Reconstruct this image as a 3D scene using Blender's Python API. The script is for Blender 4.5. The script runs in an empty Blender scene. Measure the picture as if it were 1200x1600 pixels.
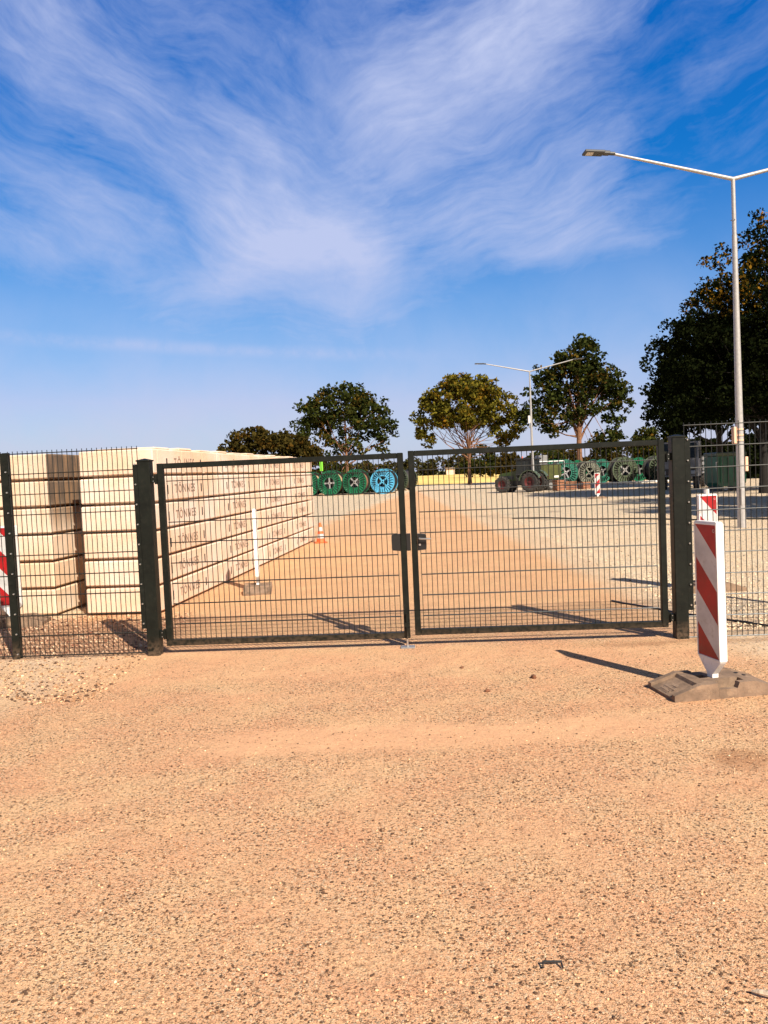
import bpy, bmesh, math, random
import numpy as np
from mathutils import Vector, Matrix, Euler

S = bpy.context.scene
COL = S.collection
R = math.radians
PI = math.pi
random.seed(7)
RNG = np.random.default_rng(11)

# ------------------------------------------------------------------ camera
CAM_H = 1.68
FPX = 1220.0                      # focal length in pixels of the 1200x1600 photograph
PITCH = math.atan(60.5 / FPX)
cam_d = bpy.data.cameras.new('camera')
cam = bpy.data.objects.new('camera', cam_d)
COL.objects.link(cam)
S.camera = cam
cam_d.sensor_fit = 'VERTICAL'
cam_d.sensor_height = 24.0
cam_d.lens = 24.0 * FPX / 1600.0
cam_d.clip_start = 0.05
cam_d.clip_end = 9000
cam.matrix_world = Matrix.Translation((0, 0, CAM_H)) @ Matrix.Rotation(PI / 2 - PITCH, 4, 'X') @ Matrix.Rotation(R(-2.5), 4, 'Z')

# ------------------------------------------------------------------ exposure
S.view_settings.view_transform = 'Standard'
S.view_settings.look = 'None'
S.view_settings.gamma = 1.0
S.view_settings.exposure = 0.65

# ------------------------------------------------------------------ sun
SUN_EL = R(38.5)
SUN_AZ = R(150.0)                 # clockwise from +Y: behind the camera, to its right
sd = bpy.data.lights.new('sun', 'SUN')
sd.energy = 5.0
sd.angle = R(0.5)
sd.color = (1.0, 0.90, 0.76)
sun = bpy.data.objects.new('sun', sd)
COL.objects.link(sun)
sv = Vector((math.sin(SUN_AZ) * math.cos(SUN_EL), math.cos(SUN_AZ) * math.cos(SUN_EL), math.sin(SUN_EL)))
sun.rotation_euler = sv.to_track_quat('Z', 'Y').to_euler()
sun.location = sv * 60


# ------------------------------------------------------------------ node helper
class NT:
    def __init__(s, tree):
        s.t = tree
        s.n = tree.nodes
        s.l = tree.links

    def new(s, typ, **kw):
        nd = s.n.new(typ)
        for k, v in kw.items():
            setattr(nd, k, v)
        return nd

    def put(s, sock, v):
        if v is None:
            return
        if isinstance(v, bpy.types.NodeSocket):
            s.l.new(v, sock)
        else:
            if isinstance(v, tuple) and len(v) == 3 and sock.type == 'RGBA':
                v = v + (1.0,)
            sock.default_value = v

    def m(s, op, a, b=None, c=None, clamp=False):
        nd = s.new('ShaderNodeMath', operation=op, use_clamp=clamp)
        s.put(nd.inputs[0], a)
        s.put(nd.inputs[1], b)
        s.put(nd.inputs[2], c)
        return nd.outputs[0]

    def mix(s, f, a, b, mode='MIX'):
        nd = s.new('ShaderNodeMix', data_type='RGBA', blend_type=mode)
        s.put(nd.inputs[0], f)
        s.put(nd.inputs[6], a)
        s.put(nd.inputs[7], b)
        return nd.outputs[2]

    def ramp(s, f, lo, hi, a=0.0, b=1.0, smooth=True):
        nd = s.new('ShaderNodeMapRange', interpolation_type='SMOOTHSTEP' if smooth else 'LINEAR')
        s.put(nd.inputs[0], f)
        for i, v in enumerate((lo, hi, a, b)):
            s.put(nd.inputs[i + 1], v)
        return nd.outputs[0]

    def noise(s, vec, scale, detail=3.0, rough=0.55, dist=0.0, out=0):
        nd = s.new('ShaderNodeTexNoise')
        s.put(nd.inputs['Vector'], vec)
        s.put(nd.inputs['Scale'], scale)
        s.put(nd.inputs['Detail'], detail)
        s.put(nd.inputs['Roughness'], rough)
        s.put(nd.inputs['Distortion'], dist)
        return nd.outputs[out]

    def voro(s, vec, scale, feature='F1', out='Distance', rand=1.0):
        nd = s.new('ShaderNodeTexVoronoi', feature=feature)
        s.put(nd.inputs['Vector'], vec)
        s.put(nd.inputs['Scale'], scale)
        s.put(nd.inputs['Randomness'], rand)
        return nd.outputs[out]

    def map(s, vec, scale=(1, 1, 1), rot=(0, 0, 0), loc=(0, 0, 0)):
        nd = s.new('ShaderNodeMapping')
        s.put(nd.inputs['Vector'], vec)
        nd.inputs['Location'].default_value = loc
        nd.inputs['Rotation'].default_value = rot
        nd.inputs['Scale'].default_value = scale
        return nd.outputs[0]

    def sep(s, vec):
        nd = s.new('ShaderNodeSeparateXYZ')
        s.put(nd.inputs[0], vec)
        return nd.outputs

    def comb(s, x, y, z):
        nd = s.new('ShaderNodeCombineXYZ')
        for i, v in enumerate((x, y, z)):
            s.put(nd.inputs[i], v)
        return nd.outputs[0]


# ------------------------------------------------------------------ world: sky with cirrus
world = bpy.data.worlds.new('World')
S.world = world
world.use_nodes = True
W = NT(world.node_tree)
W.n.clear()
sky = W.new('ShaderNodeTexSky', sky_type='NISHITA')
sky.sun_disc = False
sky.sun_elevation = SUN_EL
sky.sun_rotation = SUN_AZ
sky.air_density = 1.0
sky.dust_density = 0.6
sky.ozone_density = 3.0
hsv = W.new('ShaderNodeHueSaturation')
hsv.inputs['Saturation'].default_value = 1.2
hsv.inputs['Value'].default_value = 1.0
W.l.new(sky.outputs[0], hsv.inputs['Color'])
tc = W.new('ShaderNodeTexCoord')
dvec = tc.outputs['Generated']
dx, dy, dz = W.sep(dvec)
az = W.m('ARCTAN2', dx, dy)
el = W.m('ARCSINE', dz)
P2 = W.comb(az, el, 0.0)
warp = W.noise(P2, 4.2, 3.0, 0.5, 0.0, out=1)
wsub = W.new('ShaderNodeVectorMath', operation='SUBTRACT')
W.l.new(warp, wsub.inputs[0]); wsub.inputs[1].default_value = (0.5, 0.5, 0.5)
wsc = W.new('ShaderNodeVectorMath', operation='SCALE')
W.l.new(wsub.outputs[0], wsc.inputs[0]); wsc.inputs['Scale'].default_value = 0.13
wadd = W.new('ShaderNodeVectorMath', operation='ADD')
W.l.new(P2, wadd.inputs[0]); W.l.new(wsc.outputs[0], wadd.inputs[1])
WP = wadd.outputs[0]


def rblob(azc, elc, ra, re, rot, amp):
    v = W.map(WP, (1, 1, 1), (0, 0, 0), (-azc, -elc, 0))
    v = W.map(v, (1, 1, 1), (0, 0, R(-rot)))
    v = W.map(v, (1 / ra, 1 / re, 0))
    ln = W.new('ShaderNodeVectorMath', operation='LENGTH')
    W.l.new(v, ln.inputs[0])
    g = W.m('POWER', 2.718, W.m('MULTIPLY', W.m('MULTIPLY', ln.outputs['Value'], ln.outputs['Value']), -1.0))
    return W.m('MULTIPLY', g, amp)


CLOUDS = [
    # az, el, half-length, half-height, tilt, amount
    (-0.20, 0.35, 0.18, 0.045, -40, 0.42),
    (-0.10, 0.31, 0.12, 0.060, -32, 0.80),
    (-0.03, 0.27, 0.07, 0.060, -40, 0.50),
    (-0.17, 0.235, 0.09, 0.040, 25, 0.75),
    (-0.05, 0.19, 0.18, 0.075, -10, 0.50),
    (0.03, 0.37, 0.14, 0.14, 20, 0.42),
    (0.15, 0.37, 0.13, 0.15, 20, 0.45),
    (0.20, 0.28, 0.14, 0.045, -8, 0.50),
    (0.26, 0.34, 0.06, 0.045, 20, 0.40),
    (0.25, 0.25, 0.09, 0.018, -4, 0.45),
    (0.10, 0.48, 0.20, 0.06, 24, 0.50),
    (0.27, 0.55, 0.20, 0.06, 26, 0.72),
    (0.40, 0.62, 0.12, 0.04, 28, 0.40),
    (-0.42, 0.54, 0.12, 0.07, -35, 0.60),
    (-0.33, 0.46, 0.14, 0.05, -42, 0.32),
    (-0.18, 0.50, 0.16, 0.06, -20, 0.26),
    (-0.38, 0.33, 0.16, 0.05, -12, 0.42),
    (-0.42, 0.27, 0.12, 0.020, 0, 0.40),
    (-0.30, 0.30, 0.14, 0.030, -5, 0.32),
    (-0.26, 0.22, 0.24, 0.060, 0, 0.32),
    (-0.25, 0.145, 0.45, 0.020, -2, 0.28),
    (-0.35, 0.05, 0.35, 0.03, 0, 0.45),
    (0.42, 0.44, 0.05, 0.025, 25, 0.22),
    (0.47, 0.51, 0.04, 0.02, 25, 0.25),
    (-0.15, 0.41, 0.05, 0.018, -35, 0.55),
    (-0.36, 0.42, 0.12, 0.03, -35, 0.35),
    (0.20, 0.46, 0.16, 0.03, 24, 0.35),
]
dens = None
for c in CLOUDS:
    b_ = rblob(*c)
    dens = b_ if dens is None else W.m('ADD', dens, b_)
def streaks(ang, sx, sy, detail, loc):
    v = W.map(WP, (1, 1, 1), (0, 0, R(-ang)), loc)
    return W.noise(W.map(v, (sx, sy, 1)), 1.0, detail, 0.60, 0.15)


# fibres rise to the right on the right, fall to the right on the left, lie level low down
s_r = W.m('ADD', W.m('MULTIPLY', streaks(27, 5.0, 24.0, 7.0, (0, 0, 0)), 0.62), W.m('MULTIPLY', streaks(14, 18.0, 78.0, 6.0, (3, 1, 0)), 0.45))
s_l = W.m('ADD', W.m('MULTIPLY', streaks(-38, 5.0, 22.0, 7.0, (5, 2, 0)), 0.62), W.m('MULTIPLY', streaks(-22, 16.0, 72.0, 6.0, (8, 1, 0)), 0.45))
s_h = W.m('ADD', W.m('MULTIPLY', streaks(-3, 4.0, 30.0, 7.0, (2, 6, 0)), 0.62), W.m('MULTIPLY', streaks(4, 11.0, 70.0, 5.0, (1, 9, 0)), 0.38))


def lerp(f, a_, b_):
    return W.m('ADD', W.m('MULTIPLY', a_, W.m('SUBTRACT', 1.0, f)), W.m('MULTIPLY', b_, f))


fib = lerp(W.ramp(az, -0.16, 0.06), s_l, s_r)
fib = lerp(W.ramp(el, 0.30, 0.18), fib, s_h)
puff = W.noise(WP, 7.0, 6.0, 0.6, 0.1)
fine = W.noise(W.map(WP, (1, 1, 1)), 30.0, 5.0, 0.65, 0.0)
tex = W.m('ADD', W.m('MULTIPLY', fib, 1.0), W.m('ADD', W.m('MULTIPLY', puff, 0.55), W.m('MULTIPLY', fine, 0.18)))
tex = W.m('SUBTRACT', tex, 0.895)            # centred on zero
cover = W.m('ADD', dens, 0.13)
cl = W.m('ADD', W.m('MULTIPLY', cover, 0.92), W.m('MULTIPLY', tex, W.m('MULTIPLY', W.ramp(cover, 0.05, 0.55, 0.40, 0.95), 1.95)))
cl = W.ramp(cl, 0.06, 1.60, 0.0, 0.96, smooth=False)
# thin veil towards the horizon
veil = W.ramp(el, 0.0, 0.36, 0.84, 0.0)
trail_el = W.m('ADD', 0.150, W.m('ADD', W.m('MULTIPLY', az, -0.055), W.m('MULTIPLY', W.m('SUBTRACT', puff, 0.5), 0.012)))
td = W.m('ABSOLUTE', W.m('SUBTRACT', el, trail_el))
trail = W.m('MULTIPLY', W.ramp(td, 0.012, 0.0, 0.0, 0.5), W.m('MULTIPLY', W.ramp(az, -0.50, -0.38), W.ramp(az, 0.10, -0.08, 0.0, 0.5)))
cl = W.m('MAXIMUM', cl, W.m('MULTIPLY', veil, W.ramp(puff, 0.25, 0.75, 0.7, 1.1)))
cl = W.m('ADD', cl, W.m('MULTIPLY', trail, W.ramp(fine, 0.3, 0.6, 0.3, 1.0)))
cl = W.m('MULTIPLY', cl, W.ramp(dz, -0.02, 0.01, 0.0, 1.0), clamp=True)
sr, sg, sb = W.sep(hsv.outputs[0])
KD = 0.064 * 2 ** 0.65             # what one unit of sky shows as
sr = W.m('MULTIPLY', W.m('POWER', W.m('MULTIPLY', sr, KD / 0.275), 2.3), 0.15 / KD)
sr = W.m('MINIMUM', sr, 0.36 / KD)
sg = W.m('MULTIPLY', W.m('POWER', W.m('MULTIPLY', sg, KD / 0.417), 0.95), 0.376 / KD)
sb = W.m('MULTIPLY', W.m('POWER', W.m('MULTIPLY', sb, KD / 0.679), 0.58), 0.83 / KD)
# unseen sky overhead and behind the camera: ungraded and dimmed for less blue shadow fill
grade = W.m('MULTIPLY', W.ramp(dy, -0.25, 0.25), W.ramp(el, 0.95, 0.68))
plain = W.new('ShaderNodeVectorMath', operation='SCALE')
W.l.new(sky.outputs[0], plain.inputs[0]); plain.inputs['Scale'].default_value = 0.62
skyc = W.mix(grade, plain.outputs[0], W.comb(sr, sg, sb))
skyc = W.mix(cl, skyc, W.mix(W.ramp(el, 0.02, 0.16), (6.3, 6.3, 7.9), (5.3, 6.0, 8.7)))
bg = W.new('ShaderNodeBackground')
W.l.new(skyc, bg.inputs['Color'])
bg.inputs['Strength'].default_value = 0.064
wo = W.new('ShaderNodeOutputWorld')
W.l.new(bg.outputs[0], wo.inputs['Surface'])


# ------------------------------------------------------------------ materials
def mat(name, col=(0.5, 0.5, 0.5), rough=0.6, metal=0.0, var=0.0, vscale=6.0, bump=0.0, bscale=40.0, dirt=None, dirt_amt=0.0, spec=0.5, coord='Object', footdust=False):
    m = bpy.data.materials.new(name)
    m.use_nodes = True
    T = NT(m.node_tree)
    T.n.clear()
    bs = T.new('ShaderNodeBsdfPrincipled')
    ou = T.new('ShaderNodeOutputMaterial')
    T.l.new(bs.outputs[0], ou.inputs[0])
    tcn = T.new('ShaderNodeTexCoord')
    vec = tcn.outputs[coord]
    c = col
    if var > 0:
        n = T.noise(vec, vscale, 4.0, 0.6)
        f = T.ramp(n, 0.3, 0.7, 1 - var, 1 + var)
        vm = T.new('ShaderNodeVectorMath', operation='SCALE')
        vm.inputs[0].default_value = col
        T.l.new(f, vm.inputs['Scale'])
        c = vm.outputs[0]
    if dirt is not None:
        n2 = T.noise(vec, vscale * 2.3, 5.0, 0.65)
        c = T.mix(T.ramp(n2, 0.52, 0.72, 0.0, dirt_amt), c, dirt)
    if footdust:
        gp = T.new('ShaderNodeNewGeometry').outputs['Position']
        pz = T.sep(gp)[2]
        nd_ = T.noise(gp, 28.0, 4.0, 0.65)
        fd = T.m('MULTIPLY', T.ramp(pz, 0.22, 0.0), T.ramp(nd_, 0.35, 0.6))
        sc_ = T.m('MULTIPLY', T.ramp(T.noise(T.map(gp, (1, 1, 0.2)), 70.0, 3.0, 0.6), 0.68, 0.73), 0.12)
        c = T.mix(T.m('MAXIMUM', T.m('MULTIPLY', fd, 0.6), sc_), c, (0.15, 0.10, 0.065))
    T.put(bs.inputs['Base Color'], c)
    bs.inputs['Roughness'].default_value = rough
    bs.inputs['Metallic'].default_value = metal
    bs.inputs['Specular IOR Level'].default_value = spec
    if bump > 0:
        bn = T.new('ShaderNodeBump')
        bn.inputs['Strength'].default_value = bump
        bn.inputs['Distance'].default_value = 0.01
        T.l.new(T.noise(vec, bscale, 4.0, 0.6), bn.inputs['Height'])
        T.l.new(bn.outputs[0], bs.inputs['Normal'])
    return m


M = {}
M['frame'] = mat('frame_green_black', (0.0075, 0.009, 0.0065), 0.5, var=0.3, vscale=9, dirt=(0.030, 0.028, 0.022), dirt_amt=0.3, spec=0.2, footdust=True)
M['wire'] = mat('coated_wire', (0.007, 0.008, 0.006), 0.4, spec=0.5)
M['lock'] = mat('lock_plastic', (0.015, 0.015, 0.015), 0.35)
M['steel'] = mat('bright_steel', (0.62, 0.60, 0.57), 0.3, 0.85)
M['galv'] = mat('galvanised_steel', (0.42, 0.40, 0.385), 0.45, 0.25, var=0.10, vscale=14, spec=0.4)
M['zinc'] = mat('zinc_dark', (0.30, 0.29, 0.28), 0.45, 0.5, var=0.15, vscale=20)
M['white'] = mat('white_plastic', (0.80, 0.79, 0.76), 0.45, var=0.06, vscale=5, dirt=(0.40, 0.32, 0.24), dirt_amt=0.55)
M['red'] = mat('red_sheeting', (0.33, 0.004, 0.006), 0.45, var=0.25, vscale=5, dirt=(0.20, 0.07, 0.05), dirt_amt=0.35)
M['whitefoil'] = mat('white_sheeting', (0.52, 0.51, 0.495), 0.4, var=0.14, vscale=5, dirt=(0.30, 0.25, 0.21), dirt_amt=0.6)
M['rubber'] = mat('recycled_rubber', (0.22, 0.145, 0.095), 0.9, var=0.28, vscale=7, bump=0.5, bscale=60, dirt=(0.36, 0.24, 0.15), dirt_amt=0.65)
M['tyre'] = mat('tyre_rubber', (0.03, 0.027, 0.025), 0.85, var=0.3, vscale=5, dirt=(0.16, 0.11, 0.08), dirt_amt=0.5)
M['black'] = mat('void_shade_black', (0.012, 0.012, 0.012), 0.7)  # black painted in for the dark inside slots, holes and drums
M['orange'] = mat('orange_cone', (0.85, 0.13, 0.03), 0.5, var=0.1)
M['redrim'] = mat('red_rim', (0.085, 0.008, 0.008), 0.6, var=0.3, dirt=(0.06, 0.04, 0.03), dirt_amt=0.8)
M['tgreen'] = mat('tractor_green', (0.035, 0.06, 0.012), 0.4, var=0.2, vscale=2, dirt=(0.08, 0.065, 0.035), dirt_amt=0.5)
M['tyellow'] = mat('implement_green_yellow', (0.06, 0.065, 0.008), 0.5, var=0.3, vscale=2)
M['cab'] = mat('cab_black', (0.02, 0.022, 0.024), 0.4)
M['glass'] = mat('tinted_glass', (0.016, 0.020, 0.020), 0.25, spec=0.4)
M['head'] = mat('lamp_head_grey', (0.05, 0.05, 0.05), 0.5)
M['crate'] = mat('terracotta_crate', (0.27, 0.115, 0.06), 0.8, var=0.3, vscale=5)
M['wood'] = mat('weathered_timber', (0.40, 0.27, 0.16), 0.85, var=0.3, vscale=4, bump=0.3)
M['whitepipe'] = mat('white_pipe', (0.75, 0.73, 0.70), 0.5, var=0.08)
M['cablewrap'] = mat('cable_winding', (0.035, 0.03, 0.028), 0.55, var=0.3)
M['woodwrap'] = mat('board_winding', (0.48, 0.33, 0.18), 0.8, var=0.25, vscale=3)
M['dgreen'] = mat('drum_green', (0.008, 0.125, 0.055), 0.4, var=0.2, vscale=3, dirt=(0.08, 0.09, 0.06), dirt_amt=0.4)
M['dblue'] = mat('drum_blue', (0.09, 0.40, 0.62), 0.45, var=0.15, vscale=3)
M['dgrey'] = mat('drum_grey_green', (0.075, 0.10, 0.055), 0.45, var=0.25, vscale=3, dirt=(0.10, 0.08, 0.05), dirt_amt=0.5)
M['dteal'] = mat('drum_teal', (0.025, 0.15, 0.10), 0.45, var=0.2, vscale=3)
M['dpale'] = mat('drum_pale_grey', (0.17, 0.17, 0.13), 0.5, var=0.25, vscale=3)
M['binG'] = mat('bin_green', (0.004, 0.09, 0.04), 0.3, var=0.25, vscale=2, dirt=(0.03, 0.05, 0.03), dirt_amt=0.5)
M['lime'] = mat('lime_paint', (0.22, 0.65, 0.04), 0.5)
M['greyp'] = mat('grey_panel', (0.22, 0.215, 0.21), 0.5, var=0.2, vscale=2, dirt=(0.15, 0.13, 0.12), dirt_amt=0.5)
M['peach'] = mat('peach_box', (0.80, 0.50, 0.34), 0.6, var=0.1)
M['redm'] = mat('machine_red', (0.40, 0.04, 0.02), 0.5, var=0.3, vscale=4)
M['stamp'] = mat('stamp_shade_brown', (0.27, 0.19, 0.14), 0.95)  # brown paints in the shade of stamped letters, which sit proud
M['bark'] = mat('bark', (0.16, 0.095, 0.055), 0.95, var=0.35, vscale=5, bump=0.8, bscale=25)
M['barkred'] = mat('bark_reddish', (0.21, 0.10, 0.05), 0.95, var=0.35, vscale=4, bump=0.8, bscale=18)
M['barkdark'] = mat('bark_dark', (0.012, 0.009, 0.007), 0.95, var=0.4, vscale=5, bump=0.8, bscale=25)


def leafmat(name, dark, light, third=None, tamt=0.15):
    m = bpy.data.materials.new(name)
    m.use_nodes = True
    T = NT(m.node_tree)
    T.n.clear()
    ge = T.new('ShaderNodeNewGeometry')
    rnd = ge.outputs['Random Per Island']
    c = T.mix(rnd, dark, light)
    if third is not None:
        tcn = T.new('ShaderNodeTexCoord')
        n = T.noise(tcn.outputs['Object'], 0.55, 2.0, 0.5)
        f = T.m('MULTIPLY', T.ramp(n, 0.48, 0.68, 0.0, 1.0), T.m('GREATER_THAN', rnd, 1 - tamt))
        c = T.mix(f, c, third)
    d = T.new('ShaderNodeBsdfDiffuse')
    T.l.new(c, d.inputs[0])
    tr = T.new('ShaderNodeBsdfTranslucent')
    T.l.new(c, tr.inputs[0])
    ms = T.new('ShaderNodeMixShader')
    ms.inputs[0].default_value = 0.22
    T.l.new(d.outputs[0], ms.inputs[1]); T.l.new(tr.outputs[0], ms.inputs[2])
    ou = T.new('ShaderNodeOutputMaterial')
    T.l.new(ms.outputs[0], ou.inputs[0])
    return m


M['leafA'] = leafmat('leaf_dark_green', (0.010, 0.016, 0.005), (0.062, 0.072, 0.016), (0.13, 0.075, 0.012), 0.4)
M['leafB'] = leafmat('leaf_olive', (0.025, 0.030, 0.006), (0.20, 0.165, 0.022), (0.23, 0.12, 0.012), 0.5)
M['leafC'] = leafmat('leaf_brown_green', (0.022, 0.020, 0.006), (0.085, 0.062, 0.014), (0.11, 0.055, 0.01), 0.4)
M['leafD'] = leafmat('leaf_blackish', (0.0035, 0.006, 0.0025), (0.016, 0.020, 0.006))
M['leafO'] = leafmat('leaf_autumn', (0.04, 0.035, 0.006), (0.30, 0.15, 0.015))
M['leafF'] = leafmat('leaf_far', (0.022, 0.026, 0.010), (0.085, 0.070, 0.022), (0.12, 0.06, 0.02), 0.4)


def concrete_mat(name, base, stain=False):
    m = bpy.data.materials.new(name)
    m.use_nodes = True
    T = NT(m.node_tree)
    T.n.clear()
    ge = T.new('ShaderNodeNewGeometry')
    pos = ge.outputs['Position']
    oi = T.new('ShaderNodeObjectInfo')
    rnd = oi.outputs['Random']
    n1 = T.noise(pos, 1.6, 4, 0.6)
    n2 = T.noise(T.map(pos, (6, 6, 0.9)), 1.0, 3, 0.6)
    n3 = T.noise(pos, 45, 3, 0.6)
    c = T.mix(T.ramp(n1, 0.3, 0.7), base, (base[0] * 0.92, base[1] * 0.80, base[2] * 0.66))
    c = T.mix(T.ramp(rnd, 0.0, 1.0, 0.0, 0.35), c, (base[0] * 0.95, base[1] * 0.74, base[2] * 0.55))
    c = T.mix(T.ramp(n2, 0.55, 0.8, 0.0, 0.35), c, (0.42, 0.27, 0.16))
    c = T.mix(T.ramp(n3, 0.60, 0.75, 0.0, 0.25), c, (0.30, 0.22, 0.16))
    if stain:
        x, y, z = T.sep(pos)
        wob = T.m('MULTIPLY', T.m('SUBTRACT', T.noise(T.map(pos, (3, 3, 0.7)), 1.4, 4, 0.6), 0.5), 0.5)
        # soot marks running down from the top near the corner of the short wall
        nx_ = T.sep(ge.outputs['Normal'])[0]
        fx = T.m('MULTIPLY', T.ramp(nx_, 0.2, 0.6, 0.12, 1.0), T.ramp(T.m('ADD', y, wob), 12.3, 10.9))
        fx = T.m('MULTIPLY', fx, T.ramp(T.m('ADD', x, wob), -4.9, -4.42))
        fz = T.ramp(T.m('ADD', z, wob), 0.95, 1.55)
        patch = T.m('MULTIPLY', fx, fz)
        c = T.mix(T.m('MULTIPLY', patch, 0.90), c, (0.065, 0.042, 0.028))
        fo = T.m('MULTIPLY', T.ramp(n2, 0.42, 0.62), T.ramp(z, 0.9, 1.5, 0.2, 0.7))
        c = T.mix(T.m('MULTIPLY', fo, 0.45), c, (0.62, 0.36, 0.18))
    bs = T.new('ShaderNodeBsdfPrincipled')
    T.l.new(c, bs.inputs['Base Color'])
    bs.inputs['Roughness'].default_value = 0.9
    bs.inputs['Specular IOR Level'].default_value = 0.2
    bn = T.new('ShaderNodeBump')
    bn.inputs['Strength'].default_value = 0.35
    bn.inputs['Distance'].default_value = 0.012
    T.l.new(T.m('ADD', n3, T.noise(pos, 11, 3, 0.6)), bn.inputs['Height'])
    T.l.new(bn.outputs[0], bs.inputs['Normal'])
    ou = T.new('ShaderNodeOutputMaterial')
    T.l.new(bs.outputs[0], ou.inputs[0])
    return m


M['conc'] = concrete_mat('precast_concrete', (0.76, 0.64, 0.54))
M['concS'] = concrete_mat('precast_concrete_sooty', (0.74, 0.63, 0.52), True)


# ground material: compacted stony hard-standing, pale loose gravel, dusty patches
def ground_mat():
    m = bpy.data.materials.new('stony_ground')
    m.use_nodes = True
    T = NT(m.node_tree)
    T.n.clear()
    ge = T.new('ShaderNodeNewGeometry')
    pos = ge.outputs['Position']
    x, y, z = T.sep(pos)
    flat = T.comb(x, y, 0.0)
    w1 = T.m('SUBTRACT', T.noise(flat, 0.55, 4, 0.6), 0.5)
    w2 = T.m('SUBTRACT', T.noise(flat, 2.6, 4, 0.6), 0.5)
    # --- hard-standing colour
    big = T.noise(flat, 0.9, 4, 0.6)
    mid = T.noise(flat, 1.9, 4, 0.6)
    base = T.mix(T.ramp(big, 0.35, 0.65), (0.84, 0.455, 0.245), (0.88, 0.54, 0.29))
    base = T.mix(T.ramp(mid, 0.40, 0.66, 0.0, 0.65), base, (0.82, 0.40, 0.215))
    # --- dust cover: where it lies the stones hardly show
    dust = T.ramp(T.noise(T.map(flat, (0.75, 1.5, 1), (0, 0, 0.15)), 1.3, 5, 0.62), 0.47, 0.64)
    yy = T.m('ADD', y, T.m('MULTIPLY', w1, 0.5))
    band1 = T.m('MULTIPLY', T.ramp(yy, 4.55, 4.75), T.ramp(yy, 5.25, 5.05))
    band1 = T.m('MULTIPLY', band1, T.m('MULTIPLY', T.ramp(x, -1.6, -0.9), T.ramp(x, 2.4, 1.4)))
    band2 = T.m('MULTIPLY', T.ramp(yy, 6.25, 6.6), T.ramp(T.m('ADD', yy, T.m('MULTIPLY', x, 0.12)), 7.6, 7.2))
    dust = T.m('MAXIMUM', T.m('MULTIPLY', dust, 0.55), T.m('MAXIMUM', T.m('MULTIPLY', band1, 1.25), T.m('MULTIPLY', band2, 0.7)))
    base = T.mix(T.m('MULTIPLY', dust, 0.55), base, (0.80, 0.45, 0.25))
    # --- stones of three sizes
    wp = T.new('ShaderNodeVectorMath', operation='ADD')
    T.l.new(flat, wp.inputs[0])
    wz = T.new('ShaderNodeVectorMath', operation='SCALE')
    T.l.new(T.noise(flat, 60, 2, 0.5, out=1), wz.inputs[0]); wz.inputs['Scale'].default_value = 0.012
    T.l.new(wz.outputs[0], wp.inputs[1])
    q = wp.outputs[0]

    def stones(scale, size, keep):
        d = T.voro(q, scale)
        cid = T.sep(T.voro(q, scale, out='Color'))
        sz = T.m('MULTIPLY', size, T.m('ADD', 0.55, T.m('MULTIPLY', cid[1], 0.8)))
        k = T.m('LESS_THAN', cid[0], keep)
        inside = T.m('MULTIPLY', T.ramp(T.m('SUBTRACT', sz, d), 0.0, 0.10), k)
        return inside, cid

    s0, c0 = stones(23.0, 0.20, 0.14)
    s1, c1 = stones(50.0, 0.32, 0.42)
    s2, c2 = stones(105.0, 0.45, 0.80)
    s3, c3 = stones(190.0, 0.45, 0.6)
    clus = T.ramp(T.noise(flat, 2.2, 3, 0.6), 0.32, 0.60, 0.35, 1.0)
    uncov = T.m('SUBTRACT', 1.0, T.m('MULTIPLY', dust, 0.62))
    a1 = T.m('MULTIPLY', s1, T.m('MULTIPLY', uncov, clus))
    a0 = T.m('MULTIPLY', s0, T.m('MULTIPLY', uncov, clus))
    a2 = T.m('MULTIPLY', s2, T.m('MULTIPLY', uncov, clus))
    a3 = T.m('MULTIPLY', s3, uncov)
    pal3 = T.mix(c3[2], (0.22, 0.11, 0.05), (0.92, 0.66, 0.40))
    pal2 = T.mix(T.ramp(c2[2], 0.45, 0.62), (0.085, 0.042, 0.022), (0.92, 0.68, 0.44))
    pal1 = T.mix(T.ramp(c1[2], 0.70, 0.9), (0.075, 0.040, 0.024), (0.84, 0.60, 0.38))
    base = T.mix(T.m('MULTIPLY', a3, 0.75), base, pal3)
    base = T.mix(T.m('MULTIPLY', a2, 0.90), base, pal2)
    base = T.mix(T.m('MULTIPLY', a1, 0.92), base, pal1)
    base = T.mix(T.m('MULTIPLY', a0, 0.92), base, T.mix(T.ramp(c0[2], 0.75, 0.9), (0.055, 0.032, 0.022), (0.80, 0.58, 0.38)))
    spk = T.ramp(T.noise(T.map(flat, (1, 1.3, 1)), 44.0, 5, 0.80), 0.53, 0.59)  # dark specks, partly the shade of small bumps put into the colour
    base = T.mix(T.m('MULTIPLY', T.m('MULTIPLY', spk, uncov), 0.88), base, (0.20, 0.092, 0.042))
    lgt = T.ramp(T.noise(T.map(flat, (1, 1.3, 1), loc=(7, 3, 0)), 50.0, 4, 0.75), 0.56, 0.66)
    base = T.mix(T.m('MULTIPLY', T.m('MULTIPLY', lgt, uncov), 0.7), base, (0.95, 0.72, 0.44))
    # --- pale loose gravel
    g1, gc1 = stones(42.0, 0.50, 0.95)
    g2, gc2 = stones(85.0, 0.50, 0.9)
    grav = T.mix(T.ramp(mid, 0.35, 0.65), (0.92, 0.66, 0.40), (0.95, 0.72, 0.47))
    gp2 = T.mix(T.ramp(gc2[2], 0.22, 0.40), (0.12, 0.085, 0.06), (0.86, 0.74, 0.56))
    gp1 = T.mix(T.ramp(gc1[2], 0.12, 0.24), (0.10, 0.07, 0.05), (0.84, 0.72, 0.56))
    grav = T.mix(T.m('MULTIPLY', g2, 0.75), grav, gp2)
    grav = T.mix(T.m('MULTIPLY', g1, 0.70), grav, gp1)
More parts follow.
